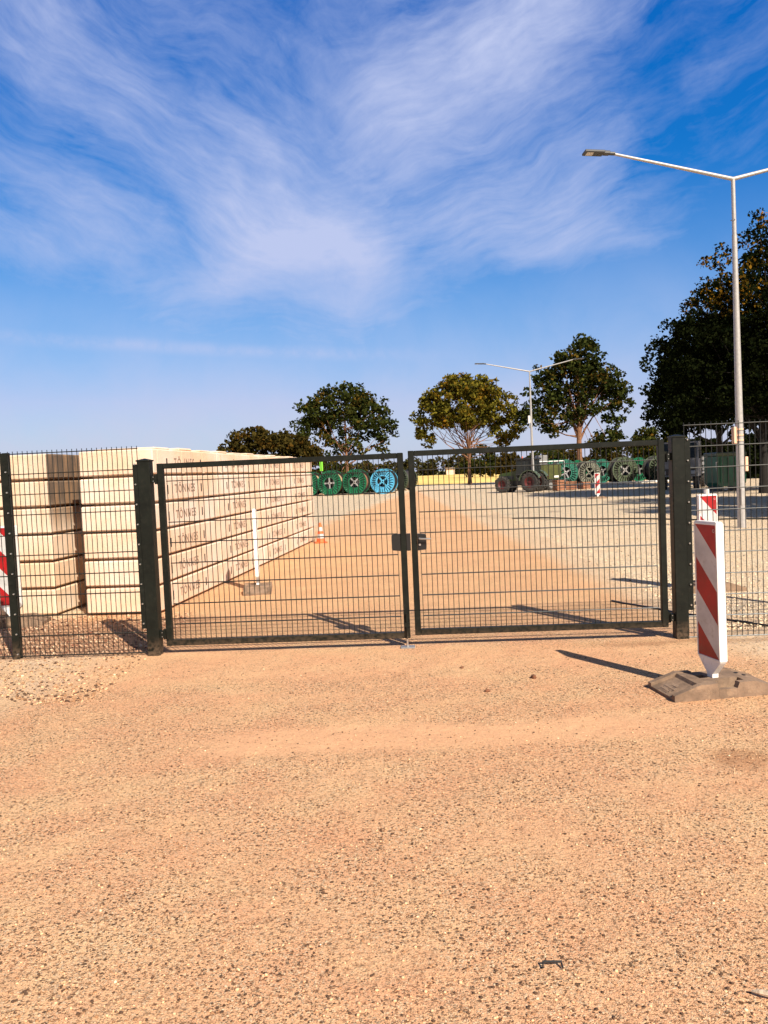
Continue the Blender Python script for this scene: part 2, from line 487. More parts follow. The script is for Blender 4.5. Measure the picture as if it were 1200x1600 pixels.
    blk = T.ramp(T.noise(flat, 24.0, 4, 0.75), 0.585, 0.63)
    grav = T.mix(T.m('MULTIPLY', blk, 0.88), grav, (0.10, 0.07, 0.05))
    # --- far pale rolled gravel
    # --- zones
    behind = T.ramp(y, 7.5, 8.4)
    edge = T.m('ADD', T.m('ADD', 2.85, T.m('MULTIPLY', y, 0.040)), T.m('MULTIPLY', T.m('ADD', w1, T.m('MULTIPLY', w2, 0.4)), 0.9))
    right = T.m('MULTIPLY', T.ramp(T.m('SUBTRACT', x, edge), -0.35, 0.45), behind)
    dfar = T.m('SUBTRACT', y, T.m('ADD', 27.0, T.m('MULTIPLY', T.m('ADD', x, 2.0), 9.0)))
    farz = T.ramp(T.m('ADD', dfar, T.m('MULTIPLY', w1, 16.0)), -3.0, 6.0)
    beyond = T.ramp(y, 62.0, 76.0)
    farz = T.m('MAXIMUM', farz, beyond)
    dl = T.m('ADD', T.m('SUBTRACT', -2.05, x), T.m('MULTIPLY', T.m('SUBTRACT', y, 6.3), 0.75))
    leftz = T.m('MULTIPLY', T.ramp(T.m('ADD', dl, T.m('MULTIPLY', w1, 1.2)), 0.1, 1.1), T.m('MULTIPLY', T.ramp(y, 8.2, 7.5), T.ramp(x, -2.3, -3.3, 0.0, 0.6)))
    rz2 = T.m('MULTIPLY', T.ramp(x, 2.7, 3.3), T.m('MULTIPLY', T.ramp(y, 5.9, 6.8), 0.7))
    gz = T.m('MAXIMUM', T.m('MAXIMUM', right, farz), T.m('MAXIMUM', leftz, rz2), clamp=True)
    # behind the gate the drive is smoother and more orange
    drv = T.m('MULTIPLY', behind, T.ramp(y, 60, 40))
    base = T.mix(T.m('MULTIPLY', drv, 0.45), base, T.mix(T.ramp(mid, 0.3, 0.7), (0.80, 0.46, 0.23), (0.82, 0.50, 0.26)))
    grav = T.mix(leftz, grav, T.mix(T.ramp(mid, 0.35, 0.6), (0.80, 0.53, 0.30), grav))
    col = T.mix(gz, base, grav)
    # reddish rubble behind the left fence panel
    rub = T.m('MULTIPLY', T.m('MULTIPLY', T.ramp(x, -2.0, -2.5), T.ramp(y, 7.5, 7.8)), T.ramp(y, 9.9, 9.3))
    rn = T.ramp(T.noise(flat, 9.0, 4, 0.65), 0.42, 0.62)
    col = T.mix(T.m('MULTIPLY', rub, 0.65), col, T.mix(rn, (0.52, 0.29, 0.17), (0.22, 0.09, 0.05)))
    # rusty smear at the right of the foreground and thin soil stripe by the right post
    sx = T.m('SUBTRACT', x, 1.95); sy = T.m('SUBTRACT', y, 4.25)
    sm = T.m('ADD', T.m('MULTIPLY', sx, sx), T.m('MULTIPLY', sy, sy))
    smz = T.m('MULTIPLY', T.ramp(T.m('ADD', sm, T.m('MULTIPLY', w2, 0.16)), 0.05, 0.0), 0.5)
    col = T.mix(smz, col, (0.42, 0.19, 0.085))
    line = T.m('ABSOLUTE', T.m('SUBTRACT', T.m('ADD', y, T.m('MULTIPLY', w2, 0.35)), T.m('SUBTRACT', 7.30, T.m('MULTIPLY', x, 0.05))))
    lz = T.m('MULTIPLY', T.ramp(line, 0.16, 0.0), T.ramp(T.m('ADD', x, w1), 1.6, 2.4))
    col = T.mix(T.m('MULTIPLY', lz, 0.45), col, (0.30, 0.14, 0.07))
    bs = T.new('ShaderNodeBsdfPrincipled')
    T.l.new(col, bs.inputs['Base Color'])
    bs.inputs['Roughness'].default_value = 0.95
    bs.inputs['Specular IOR Level'].default_value = 0.15
    hh = T.m('ADD', T.m('ADD', T.m('MULTIPLY', a1, 0.9), T.m('MULTIPLY', a0, 1.3)), T.m('ADD', T.m('MULTIPLY', a2, 0.6), T.m('MULTIPLY', a3, 0.25)))
    hg = T.m('ADD', T.m('MULTIPLY', g1, 1.4), T.m('MULTIPLY', g2, 0.7))
    hmix = T.new('ShaderNodeMix', data_type='FLOAT')
    T.put(hmix.inputs[0], gz); T.put(hmix.inputs[2], hh); T.put(hmix.inputs[3], hg)
    hfin = T.m('ADD', hmix.outputs[0], T.m('MULTIPLY', T.noise(flat, 140, 3, 0.7), 1.1))
    bn = T.new('ShaderNodeBump')
    bn.inputs['Strength'].default_value = 1.0
    bn.inputs['Distance'].default_value = 0.009
    T.l.new(hfin, bn.inputs['Height'])
    bn2 = T.new('ShaderNodeBump')
    bn2.inputs['Strength'].default_value = 0.5
    bn2.inputs['Distance'].default_value = 0.05
    T.l.new(T.noise(flat, 5.0, 3, 0.55), bn2.inputs['Height'])
    T.l.new(bn2.outputs[0], bn.inputs['Normal'])
    T.l.new(bn.outputs[0], bs.inputs['Normal'])
    ou = T.new('ShaderNodeOutputMaterial')
    T.l.new(bs.outputs[0], ou.inputs[0])
    return m


M['ground'] = ground_mat()
M['field'] = mat('stubble_field', (0.82, 0.56, 0.15), 0.95, var=0.18, vscale=0.05, coord='Object')
M['meadow'] = mat('dry_meadow', (0.26, 0.24, 0.07), 0.95, var=0.35, vscale=0.03, coord='Object')
M['verge'] = mat('rough_verge', (0.10, 0.08, 0.03), 0.95, var=0.4, vscale=0.8, coord='Object')


# ------------------------------------------------------------------ geometry helpers
class MB:
    def __init__(s):
        s.v = []
        s.f = []
        s.mi = []

    def add(s, vs, fs, mi=0, mtx=None):
        o = len(s.v)
        for p in vs:
            p = Vector(p)
            if mtx is not None:
                p = mtx @ p
            s.v.append(tuple(p))
        for f in fs:
            s.f.append(tuple(i + o for i in f))
            s.mi.append(mi)
        return s

    def box(s, x0, x1, y0, y1, z0, z1, mi=0, mtx=None):
        vs = [(x0, y0, z0), (x1, y0, z0), (x1, y1, z0), (x0, y1, z0), (x0, y0, z1), (x1, y0, z1), (x1, y1, z1), (x0, y1, z1)]
        fs = [(0, 3, 2, 1), (4, 5, 6, 7), (0, 1, 5, 4), (1, 2, 6, 5), (2, 3, 7, 6), (3, 0, 4, 7)]
        return s.add(vs, fs, mi, mtx)

    def cbox(s, x0, x1, y0, y1, z0, z1, c, mi=0, mtx=None):
        """box with chamfered edges"""
        bm = bmesh.new()
        vs = [bm.verts.new(p) for p in [(x0, y0, z0), (x1, y0, z0), (x1, y1, z0), (x0, y1, z0), (x0, y0, z1), (x1, y0, z1), (x1, y1, z1), (x0, y1, z1)]]
        for f in [(0, 3, 2, 1), (4, 5, 6, 7), (0, 1, 5, 4), (1, 2, 6, 5), (2, 3, 7, 6), (3, 0, 4, 7)]:
            bm.faces.new([vs[i] for i in f])
        bmesh.ops.bevel(bm, geom=list(bm.edges), offset=c, segments=1, affect='EDGES')
        bm.verts.index_update()
        s.add([v.co.copy() for v in bm.verts], [tuple(v.index for v in f.verts) for f in bm.faces], mi, mtx)
        bm.free()
        return s

    def tube(s, pts, rad, n=10, mi=0, cap=True, mtx=None):
        pts = [Vector(p) for p in pts]
        if not hasattr(rad, '__len__'):
            rad = [rad] * len(pts)
        vs, fs = [], []
        ref = None
        for i, p in enumerate(pts):
            if i == 0:
                d = pts[1] - pts[0]
            elif i == len(pts) - 1:
                d = pts[-1] - pts[-2]
            else:
                d = (pts[i + 1] - p).normalized() + (p - pts[i - 1]).normalized()
            d.normalize()
            if ref is None:
                ref = Vector((0, 0, 1)) if abs(d.z) < 0.9 else Vector((1, 0, 0))
            a = d.cross(ref).normalized()
            b = a.cross(d).normalized()
            ref = b
            for k in range(n):
                t = 2 * PI * k / n
                vs.append(p + (a * math.cos(t) + b * math.sin(t)) * rad[i])
        for i in range(len(pts) - 1):
            for k in range(n):
                k2 = (k + 1) % n
                fs.append((i * n + k, i * n + k2, (i + 1) * n + k2, (i + 1) * n + k))
        if cap:
            fs.append(tuple(range(n - 1, -1, -1)))
            fs.append(tuple((len(pts) - 1) * n + k for k in range(n)))
        return s.add(vs, fs, mi, mtx)

    def lathe(s, prof, n=32, mi=0, mtx=None):
        """prof: (radius, z) pairs, around z"""
        vs, fs = [], []
        for r, z in prof:
            for k in range(n):
                t = 2 * PI * k / n
                vs.append((r * math.cos(t), r * math.sin(t), z))
        for i in range(len(prof) - 1):
            for k in range(n):
                k2 = (k + 1) % n
                fs.append((i * n + k, i * n + k2, (i + 1) * n + k2, (i + 1) * n + k))
        return s.add(vs, fs, mi, mtx)

    def prism(s, poly, z0, z1, mi=0, mtx=None):
        """poly in xy, extruded along z"""
        n = len(poly)
        vs = [(p[0], p[1], z0) for p in poly] + [(p[0], p[1], z1) for p in poly]
        fs = [tuple(range(n - 1, -1, -1)), tuple(range(n, 2 * n))]
        for k in range(n):
            k2 = (k + 1) % n
            fs.append((k, k2, n + k2, n + k))
        return s.add(vs, fs, mi, mtx)

    def build(s, name, mats, parent=None, smooth=False, loc=None):
        me = bpy.data.meshes.new(name)
        me.from_pydata(s.v, [], s.f)
        if not isinstance(mats, (list, tuple)):
            mats = [mats]
        for m in mats:
            me.materials.append(M[m] if isinstance(m, str) else m)
        if len(mats) > 1:
            me.polygons.foreach_set('material_index', s.mi)
        if smooth:
            me.polygons.foreach_set('use_smooth', [True] * len(me.polygons))
            try:
                me.set_sharp_from_angle(angle=R(40))
            except Exception:
                pass
        me.update()
        o = bpy.data.objects.new(name, me)
        COL.objects.link(o)
        if parent is not None:
            o.parent = parent
        if loc is not None:
            o.location = loc
        return o


def tag(o, label=None, cat=None, group=None, kind=None):
    if label:
        assert 4 <= len(label.split()) <= 16, label
        o['label'] = label
    if cat:
        o['category'] = cat
    if group:
        o['group'] = group
    if kind:
        o['kind'] = kind
    return o


def thing(name, label, cat, loc=(0, 0, 0), rz=0.0, group=None):
    o = bpy.data.objects.new(name, None)
    COL.objects.link(o)
    o.location = loc
    o.rotation_euler = (0, 0, rz)
    o.empty_display_size = 0.2
    return tag(o, label, cat, group)


def dup(o, parent=None):
    kids = [c for c in COL.objects if c.parent == o]
    c = o.copy()
    COL.objects.link(c)
    c.parent = parent
    for k in kids:
        dup(k, c)
    return c


def text_mb(s, size, depth, align='CENTER', space=1.1):
    cu = bpy.data.curves.new('lettering', 'FONT')
    cu.body = s
    cu.size = size
    cu.extrude = depth
    cu.align_x = align
    cu.align_y = 'CENTER'
    cu.space_character = space
    ob = bpy.data.objects.new('lettering', cu)
    COL.objects.link(ob)
    bpy.context.view_layer.update()
    me = bpy.data.meshes.new_from_object(ob.evaluated_get(bpy.context.evaluated_depsgraph_get()))
    mb = MB()
    mb.add([v.co.copy() for v in me.vertices], [tuple(p.vertices) for p in me.polygons])
    bpy.data.objects.remove(ob)
    bpy.data.curves.remove(cu)
    return mb


# ------------------------------------------------------------------ ground sheets
def sheet(name, x0, x1, y0, y1, z, m, nx=1, ny=1, fn=None):
    mb = MB()
    for j in range(ny + 1):
        for i in range(nx + 1):
            X = x0 + (x1 - x0) * i / nx
            Y = y0 + (y1 - y0) * j / ny
            mb.v.append((X, Y, z + (fn(X, Y) if fn else 0)))
    for j in range(ny):
        for i in range(nx):
            a = j * (nx + 1) + i
            mb.f.append((a, a + 1, a + nx + 2, a + nx + 1)); mb.mi.append(0)
    o = mb.build(name, m)
    tag(o, kind='structure')
    return o


sheet('ground', -4000, 4000, -300, 6000, -0.06, 'meadow')
sheet('hard_standing', -60, 70, -12, 96, 0.0, 'ground')
sheet('field', -40, 260, 97.5, 315, -0.03, 'field')
sheet('verge', -120, 120, 95.2, 97.5, -0.02, 'verge')

# ------------------------------------------------------------------ fence line frame
FL = Vector((-2.30, 7.60, 0))          # foot of the left gate post
FR = Vector((2.765, 7.335, 0))         # foot of the right gate post
FD = (FR - FL); GW = FD.length; FA = math.atan2(FD.y, FD.x)


def fpt(u, v=0.0, z=0.0):
    d = FD.normalized()
    n = Vector((-d.y, d.x, 0))
    p = FL + d * u + n * v
    return (p.x, p.y, z)


BOLT_Z = [0.32 + 0.2 * k for k in range(8)]


def bolts(zs, x, y, r=0.009, l=0.012):
    mb = MB()
    for z in zs:
        mb.lathe([(0.0005, l), (r * 0.75, l), (r, l * 0.5), (r, 0)], 8, mtx=Matrix.Translation((x, y, z)) @ Matrix.Rotation(PI / 2, 4, 'X'))
    return mb


def gate_post(label, loc, side):
    t = thing('gate_post', label, 'gate post', loc, FA, 'steel posts that carry the double gate')
    w = 0.06
    mb = MB().cbox(-w, w, -w, w, -0.05, 1.90, 0.006)
    mb.build('post', 'frame', t)
    cp = MB()
    e = w + 0.006
    cp.add([(-e, -e, 1.895), (e, -e, 1.895), (e, e, 1.895), (-e, e, 1.895), (-e, -e, 1.908), (e, -e, 1.908), (e, e, 1.908), (-e, e, 1.908), (0, 0, 1.925)],
           [(0, 3, 2, 1), (0, 1, 5, 4), (1, 2, 6, 5), (2, 3, 7, 6), (3, 0, 4, 7), (4, 5, 8), (5, 6, 8), (6, 7, 8), (7, 4, 8)])
    cp.build('cap', 'frame', t)
    s = side
    st = MB().box(min(s * 0.061, s * 0.105), max(s * 0.061, s * 0.105), -0.052, -0.046, 0.27, 1.87)
    st.box(min(s * 0.061, s * 0.10), max(s * 0.061, s * 0.10), -0.022, -0.016, 0.27, 1.87)
    st.build('clamp_bar', 'frame', t)
    for z in [0.32 + 0.1937 * k for k in range(9)]:
        bolts([z], s * 0.083, -0.052).build('bolt', 'steel', t)
    # hinge eyes towards the leaf
    for z in (1.72, 0.20):
        h = MB().box(min(-s * 0.061, -s * 0.10), max(-s * 0.061, -s * 0.10), -0.03, 0.03, z - 0.035, z + 0.035)
        h.tube([(-s * 0.100, 0, z - 0.05), (-s * 0.100, 0, z + 0.05)], 0.013, 8)
        hp = h.build('hinge', 'frame', t)
        bolts([z - 0.02], -s * 0.085, -0.03, 0.005, 0.006).build('hinge_bolt', 'steel', hp)
        bolts([z + 0.02], -s * 0.085, -0.03, 0.005, 0.006).build('hinge_bolt', 'steel', hp)
    return t


gate_post('dark green square gate post beside the concrete block walls, bolted to the left fence panel', fpt(0), -1)
gate_post('dark green square gate post beside the lamp, bolted to the right fence panel', fpt(GW), 1)


def fence_post(label, loc):
    t = thing('fence_post', label, 'fence post', loc, FA, 'posts of the mesh fence')
    MB().cbox(-0.03, 0.03, 0.012, 0.055, -0.05, 2.04, 0.003).build('post', 'frame', t)
    MB().cbox(-0.036, 0.036, -0.024, -0.017, 0.0, 2.035, 0.002).build('clamp_bar', 'frame', t)
    for z in [0.05 + 0.2 * k for k in range(10)]:
        bolts([z], 0.018, -0.024, 0.009).build('bolt', 'steel', t)
    return t


fence_post('slim dark green fence post at the left edge, in front of a striped beacon', fpt(-1.395))


def mesh_wires(x0, x1, z0, ztop, zs, step=0.05, wv=0.0036, wh=0.0050, off=0.0085):
    mb = MB()
    n = int(round((x1 - x0) / step))
    for i in range(n + 1):
        X = x0 + (x1 - x0) * i / n
        mb.tube([(X, 0, z0), (X, 0, ztop)], wv, 6)
    for z in zs:
        for s in (-1, 1):
            mb.tube([(x0 - 0.004, s * off, z), (x1 + 0.004, s * off, z)], wh, 6)
    return mb


def panel(label, u0, u1, z0=0.02):
    t = thing('mesh_fence', label, 'fence panel', fpt(u0, 0.0, 0), FA, 'double wire mesh fence panels')
    mesh_wires(0.0, u1 - u0, z0, z0 + 2.03, [z0 + 0.004 + 0.2 * k for k in range(11)]).build('wire_mesh', 'wire', t)
    return t


panel('dark double wire mesh fence panel in front of the concrete walls, left of the gate', -1.36, -0.072)
panel('cut off dark mesh fence panel at the left edge beyond the slim post', -3.9, -1.43)
panel('light catching mesh fence panel between right gate post and the right edge', GW + 0.072, GW + 2.572, 0.0)
fence_post('slim green fence post past the right edge of the gate panel', fpt(GW + 2.63))

# small drain stub on the right panel clamp
tb = MB().tube([(0, 0, 0), (0.05, -0.005, 0.0)], 0.016, 10)
tb.tube([(0.05, -0.005, 0), (0.058, -0.006, 0)], 0.022, 10)
tb.build('black_clamp_knob', 'lock', loc=fpt(GW + 0.12, -0.045, 0.335))
tag(COL.objects['black_clamp_knob'], 'small black clamp knob on the mesh just right of the gate post', 'clamp knob')
COL.objects['black_clamp_knob'].rotation_euler = (0, 0, FA)


# ------------------------------------------------------------------ gate leaves
def gate_leaf(label, u0, w, zb, zt, lock_side):
    t = thing('gate_leaf', label, 'gate leaf', fpt(u0, 0.0, 0), FA, 'leaves of the closed double gate')
    f = 0.058
    fr = MB()
    fr.cbox(0, f, -0.03, 0.03, zb, zt, 0.005)
    fr.cbox(w - f, w, -0.03, 0.03, zb, zt, 0.005)
    fr.cbox(f, w - f, -0.0285, 0.0285, zt - 0.052, zt - 0.001, 0.004)
    fr.cbox(f, w - f, -0.0285, 0.0285, zb + 0.001, zb + 0.058, 0.004)
    fr.build('frame', 'frame', t)
    zs = [z for z in (0.295 + 0.2 * k for k in range(8))]
    mb = mesh_wires(f + 0.028, w - f - 0.028, zb + 0.05, zt - 0.045, zs)
    # the mesh is cut back round the lock box
    mb.build('wire_mesh', 'wire', t)
    return t


LW = 2.395
gl = gate_leaf('left leaf of the closed green gate, with a black lock strike plate', 0.122, 2.385, 0.085, 1.868, 1)
ru = 0.122 + 2.385 + 0.047
gr = gate_leaf('right leaf of the closed green gate, with lock case and steel handle', ru, GW - 0.120 - ru, 0.110, 1.882, -1)
for leaf, xs, z0 in ((gl, -1, 0.085), (gr, 1, 0.11)):
    pass
# gussets at hinges
for leaf, x, s in ((gl, 0.0, -1), (gr, GW - 0.120 - ru, 1)):
    for z in (1.72, 0.20):
        g_ = MB().add([(x, -0.012, z - 0.06), (x + s * 0.028, -0.012, z - 0.028), (x + s * 0.028, -0.012, z + 0.028), (x, -0.012, z + 0.06),
                       (x, 0.012, z - 0.06), (x + s * 0.028, 0.012, z - 0.028), (x + s * 0.028, 0.012, z + 0.028), (x, 0.012, z + 0.06)],
                      [(0, 1, 2, 3), (7, 6, 5, 4), (0, 4, 5, 1), (1, 5, 6, 2), (2, 6, 7, 3), (3, 7, 4, 0)])
        g_.build('hinge_bracket', 'frame', leaf)
# lock plates
lw = 2.385


def shield(x0, x1, z0, z1, bulge_left):
    """plate with one rounded short side"""
    poly = []
    n = 8
    zc = (z0 + z1) / 2; hz = (z1 - z0) / 2
    if bulge_left:
        poly += [(x1, z0), (x1, z1)]
        for k in range(n + 1):
            a = PI / 2 + (PI) * k / n
            poly.append((x0 + 0.03 + 0.03 * math.copysign(abs(math.cos(a)) ** 0.4, math.cos(a)), zc + hz * math.copysign(abs(math.sin(a)) ** 0.25, math.sin(a)) * (0.93)))
    else:
        poly += [(x0, z1), (x0, z0)]
        for k in range(n + 1):
            a = -PI / 2 + (PI) * k / n
            poly.append((x1 - 0.03 + 0.03 * math.copysign(abs(math.cos(a)) ** 0.4, math.cos(a)), zc + hz * math.copysign(abs(math.sin(a)) ** 0.25, math.sin(a)) * (0.93)))
    return poly


rotx = Matrix.Rotation(PI / 2, 4, 'X')
MB().prism(shield(lw - 0.058 - 0.085, lw - 0.059, 0.93, 1.095, True), -0.012, 0.028, mtx=rotx).build('strike_plate', 'lock', gl)
MB().cbox(lw - 0.002, lw + 0.040, -0.034, -0.002, 0.93, 1.095, 0.004).build('gap_cover', 'lock', gl)
lk = MB().prism(shield(0.059, 0.059 + 0.085, 0.928, 1.09, False), -0.015, 0.030, mtx=rotx).build('lock_case', 'lock', gr)
MB().cbox(0.062, 0.098, -0.036, -0.0305, 0.945, 1.075, 0.002).build('rosette', 'lock', gr)
MB().tube([(0.08, -0.03, 1.045), (0.08, -0.072, 1.045), (0.095, -0.078, 1.044), (0.185, -0.078, 1.040)], [0.009, 0.009, 0.009, 0.008], 10).build('door_handle', 'steel', gr, smooth=True)
MB().tube([(0.08, -0.0355, 0.985), (0.08, -0.048, 0.985)], 0.010, 12).build('lock_cylinder', 'steel', gr)
# drop bolt
MB().tube([(lw - 0.03, -0.045, 0.0), (lw - 0.03, -0.045, 0.33)], 0.0075, 8).tube([(lw - 0.03, -0.045, 0.33), (lw - 0.03, -0.09, 0.33)], 0.0075, 8).build('drop_bolt', 'frame', gl)
MB().tube([(lw - 0.03, -0.045, -0.01), (lw - 0.03, -0.045, 0.083)], 0.0095, 8).build('bolt_tip', 'steel', gl)
MB().box(lw - 0.05, lw - 0.01, -0.052, -0.030, 0.20, 0.24).build('bolt_guide', 'frame', gl)
# ground socket of the drop bolt
so = MB().cbox(-0.07, 0.07, -0.05, 0.05, -0.02, 0.012, 0.006).build('bolt_socket', 'zinc', loc=fpt(0.122 + lw - 0.03, -0.045, 0))
so.rotation_euler = (0, 0, FA)
tag(so, 'small flat steel ground socket under the middle of the gate', 'bolt socket')


# ------------------------------------------------------------------ concrete blocks
BH = 0.354
WA = math.atan2(20.3 - 9.93, -1.817 + 2.91) - PI / 2      # direction of the long wall
let_mb = text_mb('TÖNNES', 0.165, 0.004, space=1.35)


def block(label, loc, rz, wx, ly, m, letter, jitter=0.0, studs=False):
    """block whose front right foot corner is at loc, x to the left, y away"""
    t = thing('concrete_block', label, 'concrete block', loc, rz, None)
    c = 0.016
    mb = MB().cbox(-wx, 0, 0, ly - 0.008, 0.030, BH - 0.002, c)
    mb.box(-wx + 0.12, -0.12, 0.12, ly - 0.126, 0.0, 0.034)
    mb.build('block_body', m, t)
    if letter:
        mt = Matrix.Translation((0.0015, 1.12, BH * 0.5)) @ Matrix.Rotation(PI / 2, 4, 'Z') @ Matrix.Rotation(PI / 2, 4, 'X')
        lm = MB().add(let_mb.v, let_mb.f, 0, mt)
        lm.build('lettering', 'stamp', t)
        for yy in (0.47, 1.80):
            sl = MB().box(-0.02, 0.002, yy - 0.02, yy + 0.02, BH * 0.32, BH * 0.66)
            sl.build('lifting_slot', 'black', t)
    return t


courses = ['lowest course', 'second course up', 'third course up', 'fourth course up', 'fifth course up', 'top course']
cols = ['nearest the gate', 'second from the gate', 'third from the gate', 'at the far end']
rj = random.Random(3)
for k in range(6):
    for j in range(4):
        L = 2.6
        yy = j * L
        jx = rj.uniform(-0.008, 0.008)
        p = Matrix.Rotation(WA, 4, 'Z') @ Vector((jx, yy + rj.uniform(-0.004, 0.004), 0))
        lab = 'block in the long stamped wall, %s, %s' % (courses[k], cols[j])
        t = block(lab, (-2.91 + p.x, 9.93 + p.y, k * BH), WA, 0.985, L, 'conc', True)
        t['group'] = 'concrete blocks of the long wall'
        if k == 5:
            # raised ribs and humped lid of the top course
            for q in range(3):
                y0 = 0.15 + q * 0.86
                MB().cbox(0.0, 0.006, y0, y0 + 0.09, 0.03, BH - 0.02, 0.002).build('rib', 'conc', t)
                MB().cbox(-0.90, -0.06, y0 + 0.10, y0 + 0.62, BH - 0.004, BH + 0.03 + 0.01 * ((j + q) % 2), 0.02).build('raised_pad', 'conc', t)
side = ['front', 'rear']
for k in range(6):
    for j in range(2):
        L = 2.0
        p = Matrix.Rotation(WA, 4, 'Z') @ Vector((rj.uniform(-0.01, 0.01), j * L, 0))
        lab = 'block in the short %swall at the left edge, %s, %s block' % ('sooty ' if k > 3 else '', courses[k], side[j])
        t = block(lab, (-4.33 + p.x, 10.12 + p.y, k * BH - (0.0)), WA, 1.35, L, 'concS', False)
        t['group'] = 'concrete blocks of the short left wall'


# ------------------------------------------------------------------ beacons
def foot_plate(parent, letters=False):
    """recycled rubber foot plate 0.80 x 0.40, sloped ends, recesses on top"""
    mb = MB()
    prof = [(-0.40, 0.0), (-0.40, 0.045), (-0.205, 0.108), (0.205, 0.108), (0.40, 0.045), (0.40, 0.0)]
    # two long side walls and the middle, so the top has real recesses
    def strip(y0, y1, dz=0.0, xs=None):
        pr_ = [(x, max(0.0, z - (dz if z > 0 else 0))) for x, z in prof]
        n = len(pr_)
        vs = [(x, y0, z) for x, z in pr_] + [(x, y1, z) for x, z in pr_]
        fs = [tuple(range(n)), tuple(range(2 * n - 1, n - 1, -1))]
        for k in range(n):
            k2 = (k + 1) % n
            fs.append((k, n + k, n + k2, k2))
        mb.add(vs, fs)
    # outer long rails, interrupted by a hand notch on each side
    for s in (-1, 1):
        y0, y1 = sorted((s * 0.20, s * 0.155))
        for xa, xb in ((-0.40, -0.07), (0.07, 0.40)):
            sg = -1 if xa < 0 else 1
            if xa < 0:
                p2 = [(-0.40, 0.0), (-0.40, 0.045), (-0.205, 0.108), (-0.085, 0.108), (-0.07, 0.07), (-0.07, 0.0)]
            else:
                p2 = [(0.07, 0.0), (0.07, 0.07), (0.085, 0.108), (0.205, 0.108), (0.40, 0.045), (0.40, 0.0)]
            n = len(p2)
            vs = [(x, y0, z) for x, z in p2] + [(x, y1, z) for x, z in p2]
            fs = [tuple(range(n)), tuple(range(2 * n - 1, n - 1, -1))]
            for k in range(n):
                k2 = (k + 1) % n
                fs.append((k, n + k, n + k2, k2))
            mb.add(vs, fs)
        mb.box(-0.069, 0.069, y0, y1, 0.0, 0.066)
    # sunken centre with sloped ends (slightly lower than the rails)
    p3 = [(-0.40, 0.0), (-0.40, 0.022), (-0.215, 0.078), (-0.20, 0.102), (-0.16, 0.102), (-0.16, 0.0)]
    p4 = [(0.16, 0.0), (0.16, 0.100), (0.215, 0.098), (0.40, 0.040), (0.40, 0.0)]
    for p2 in (p3, p4):
        n = len(p2)
        vs = [(x, -0.1545, z) for x, z in p2] + [(x, 0.1545, z) for x, z in p2]
        fs = [tuple(range(n)), tuple(range(2 * n - 1, n - 1, -1))]
        for k in range(n):
            k2 = (k + 1) % n
            fs.append((k, n + k, n + k2, k2))
        mb.add(vs, fs)
    # middle deck with holes round the socket
    top = 0.102
    for (xa, xb, ya, yb) in ((-0.159, -0.11, -0.1545, 0.1545), (-0.1095, -0.045, -0.1545, -0.01), (-0.1095, -0.045, 0.07, 0.1545), (-0.0445, 0.0, -0.095, 0.1545), (0.0005, 0.09, -0.05, 0.1545), (0.0905, 0.159, -0.1545, -0.13), (0.0905, 0.159, -0.05, 0.1545)):
        mb.box(xa, xb, ya, yb, 0.0, top)
    mb.box(-0.16, 0.16, -0.155, 0.155, 0.0, 0.03)
    fp = mb.build('foot_plate', 'rubber', parent)
    # small feet underneath and dark round holes
    hl = MB()
    for x, y in ((0.215, 0.06), (0.25, 0.02), (0.285, 0.07)):
        zc = 0.098 - max(0.0, (x - 0.215)) * 0.31
        hl.lathe([(0.0005, 0.0), (0.016, 0.0)], 12, mtx=Matrix.Translation((x, y, zc + 0.0035)) @ Matrix.Rotation(R(-2) + (R(17) if x > 0.22 else 0), 4, 'Y'))
    hl.build('drain_hole', 'black', fp)
    if letters:
        for i, tx in enumerate(('HIIM', 'STEHLER', 'STELLO')):
            tm = text_mb(tx, 0.036, 0.0008)
            a = math.atan2(0.09 - 0.036, 0.185)
            mt = Matrix.Translation((-0.300 - i * 0.034, -0.01, 0.0662 - i * 0.034 * math.tan(a))) @ Matrix.Rotation(-a, 4, 'Y') @ Matrix.Rotation(-PI / 2, 4, 'Z')
            MB().add(tm.v, tm.f, 0, mt).build('lettering', 'stamp', fp)
    return fp


def clip_poly(poly, a, b, c):
    """keep a*x+b*y<=c"""
    out = []
    for i in range(len(poly)):
        p, q = poly[i], poly[(i + 1) % len(poly)]
        fp_, fq = a * p[0] + b * p[1] - c, a * q[0] + b * q[1] - c
        if fp_ <= 0:
            out.append(p)
        if fp_ * fq < 0:
            t_ = fp_ / (fp_ - fq)
            out.append((p[0] + t_ * (q[0] - p[0]), p[1] + t_ * (q[1] - p[1])))
    return out


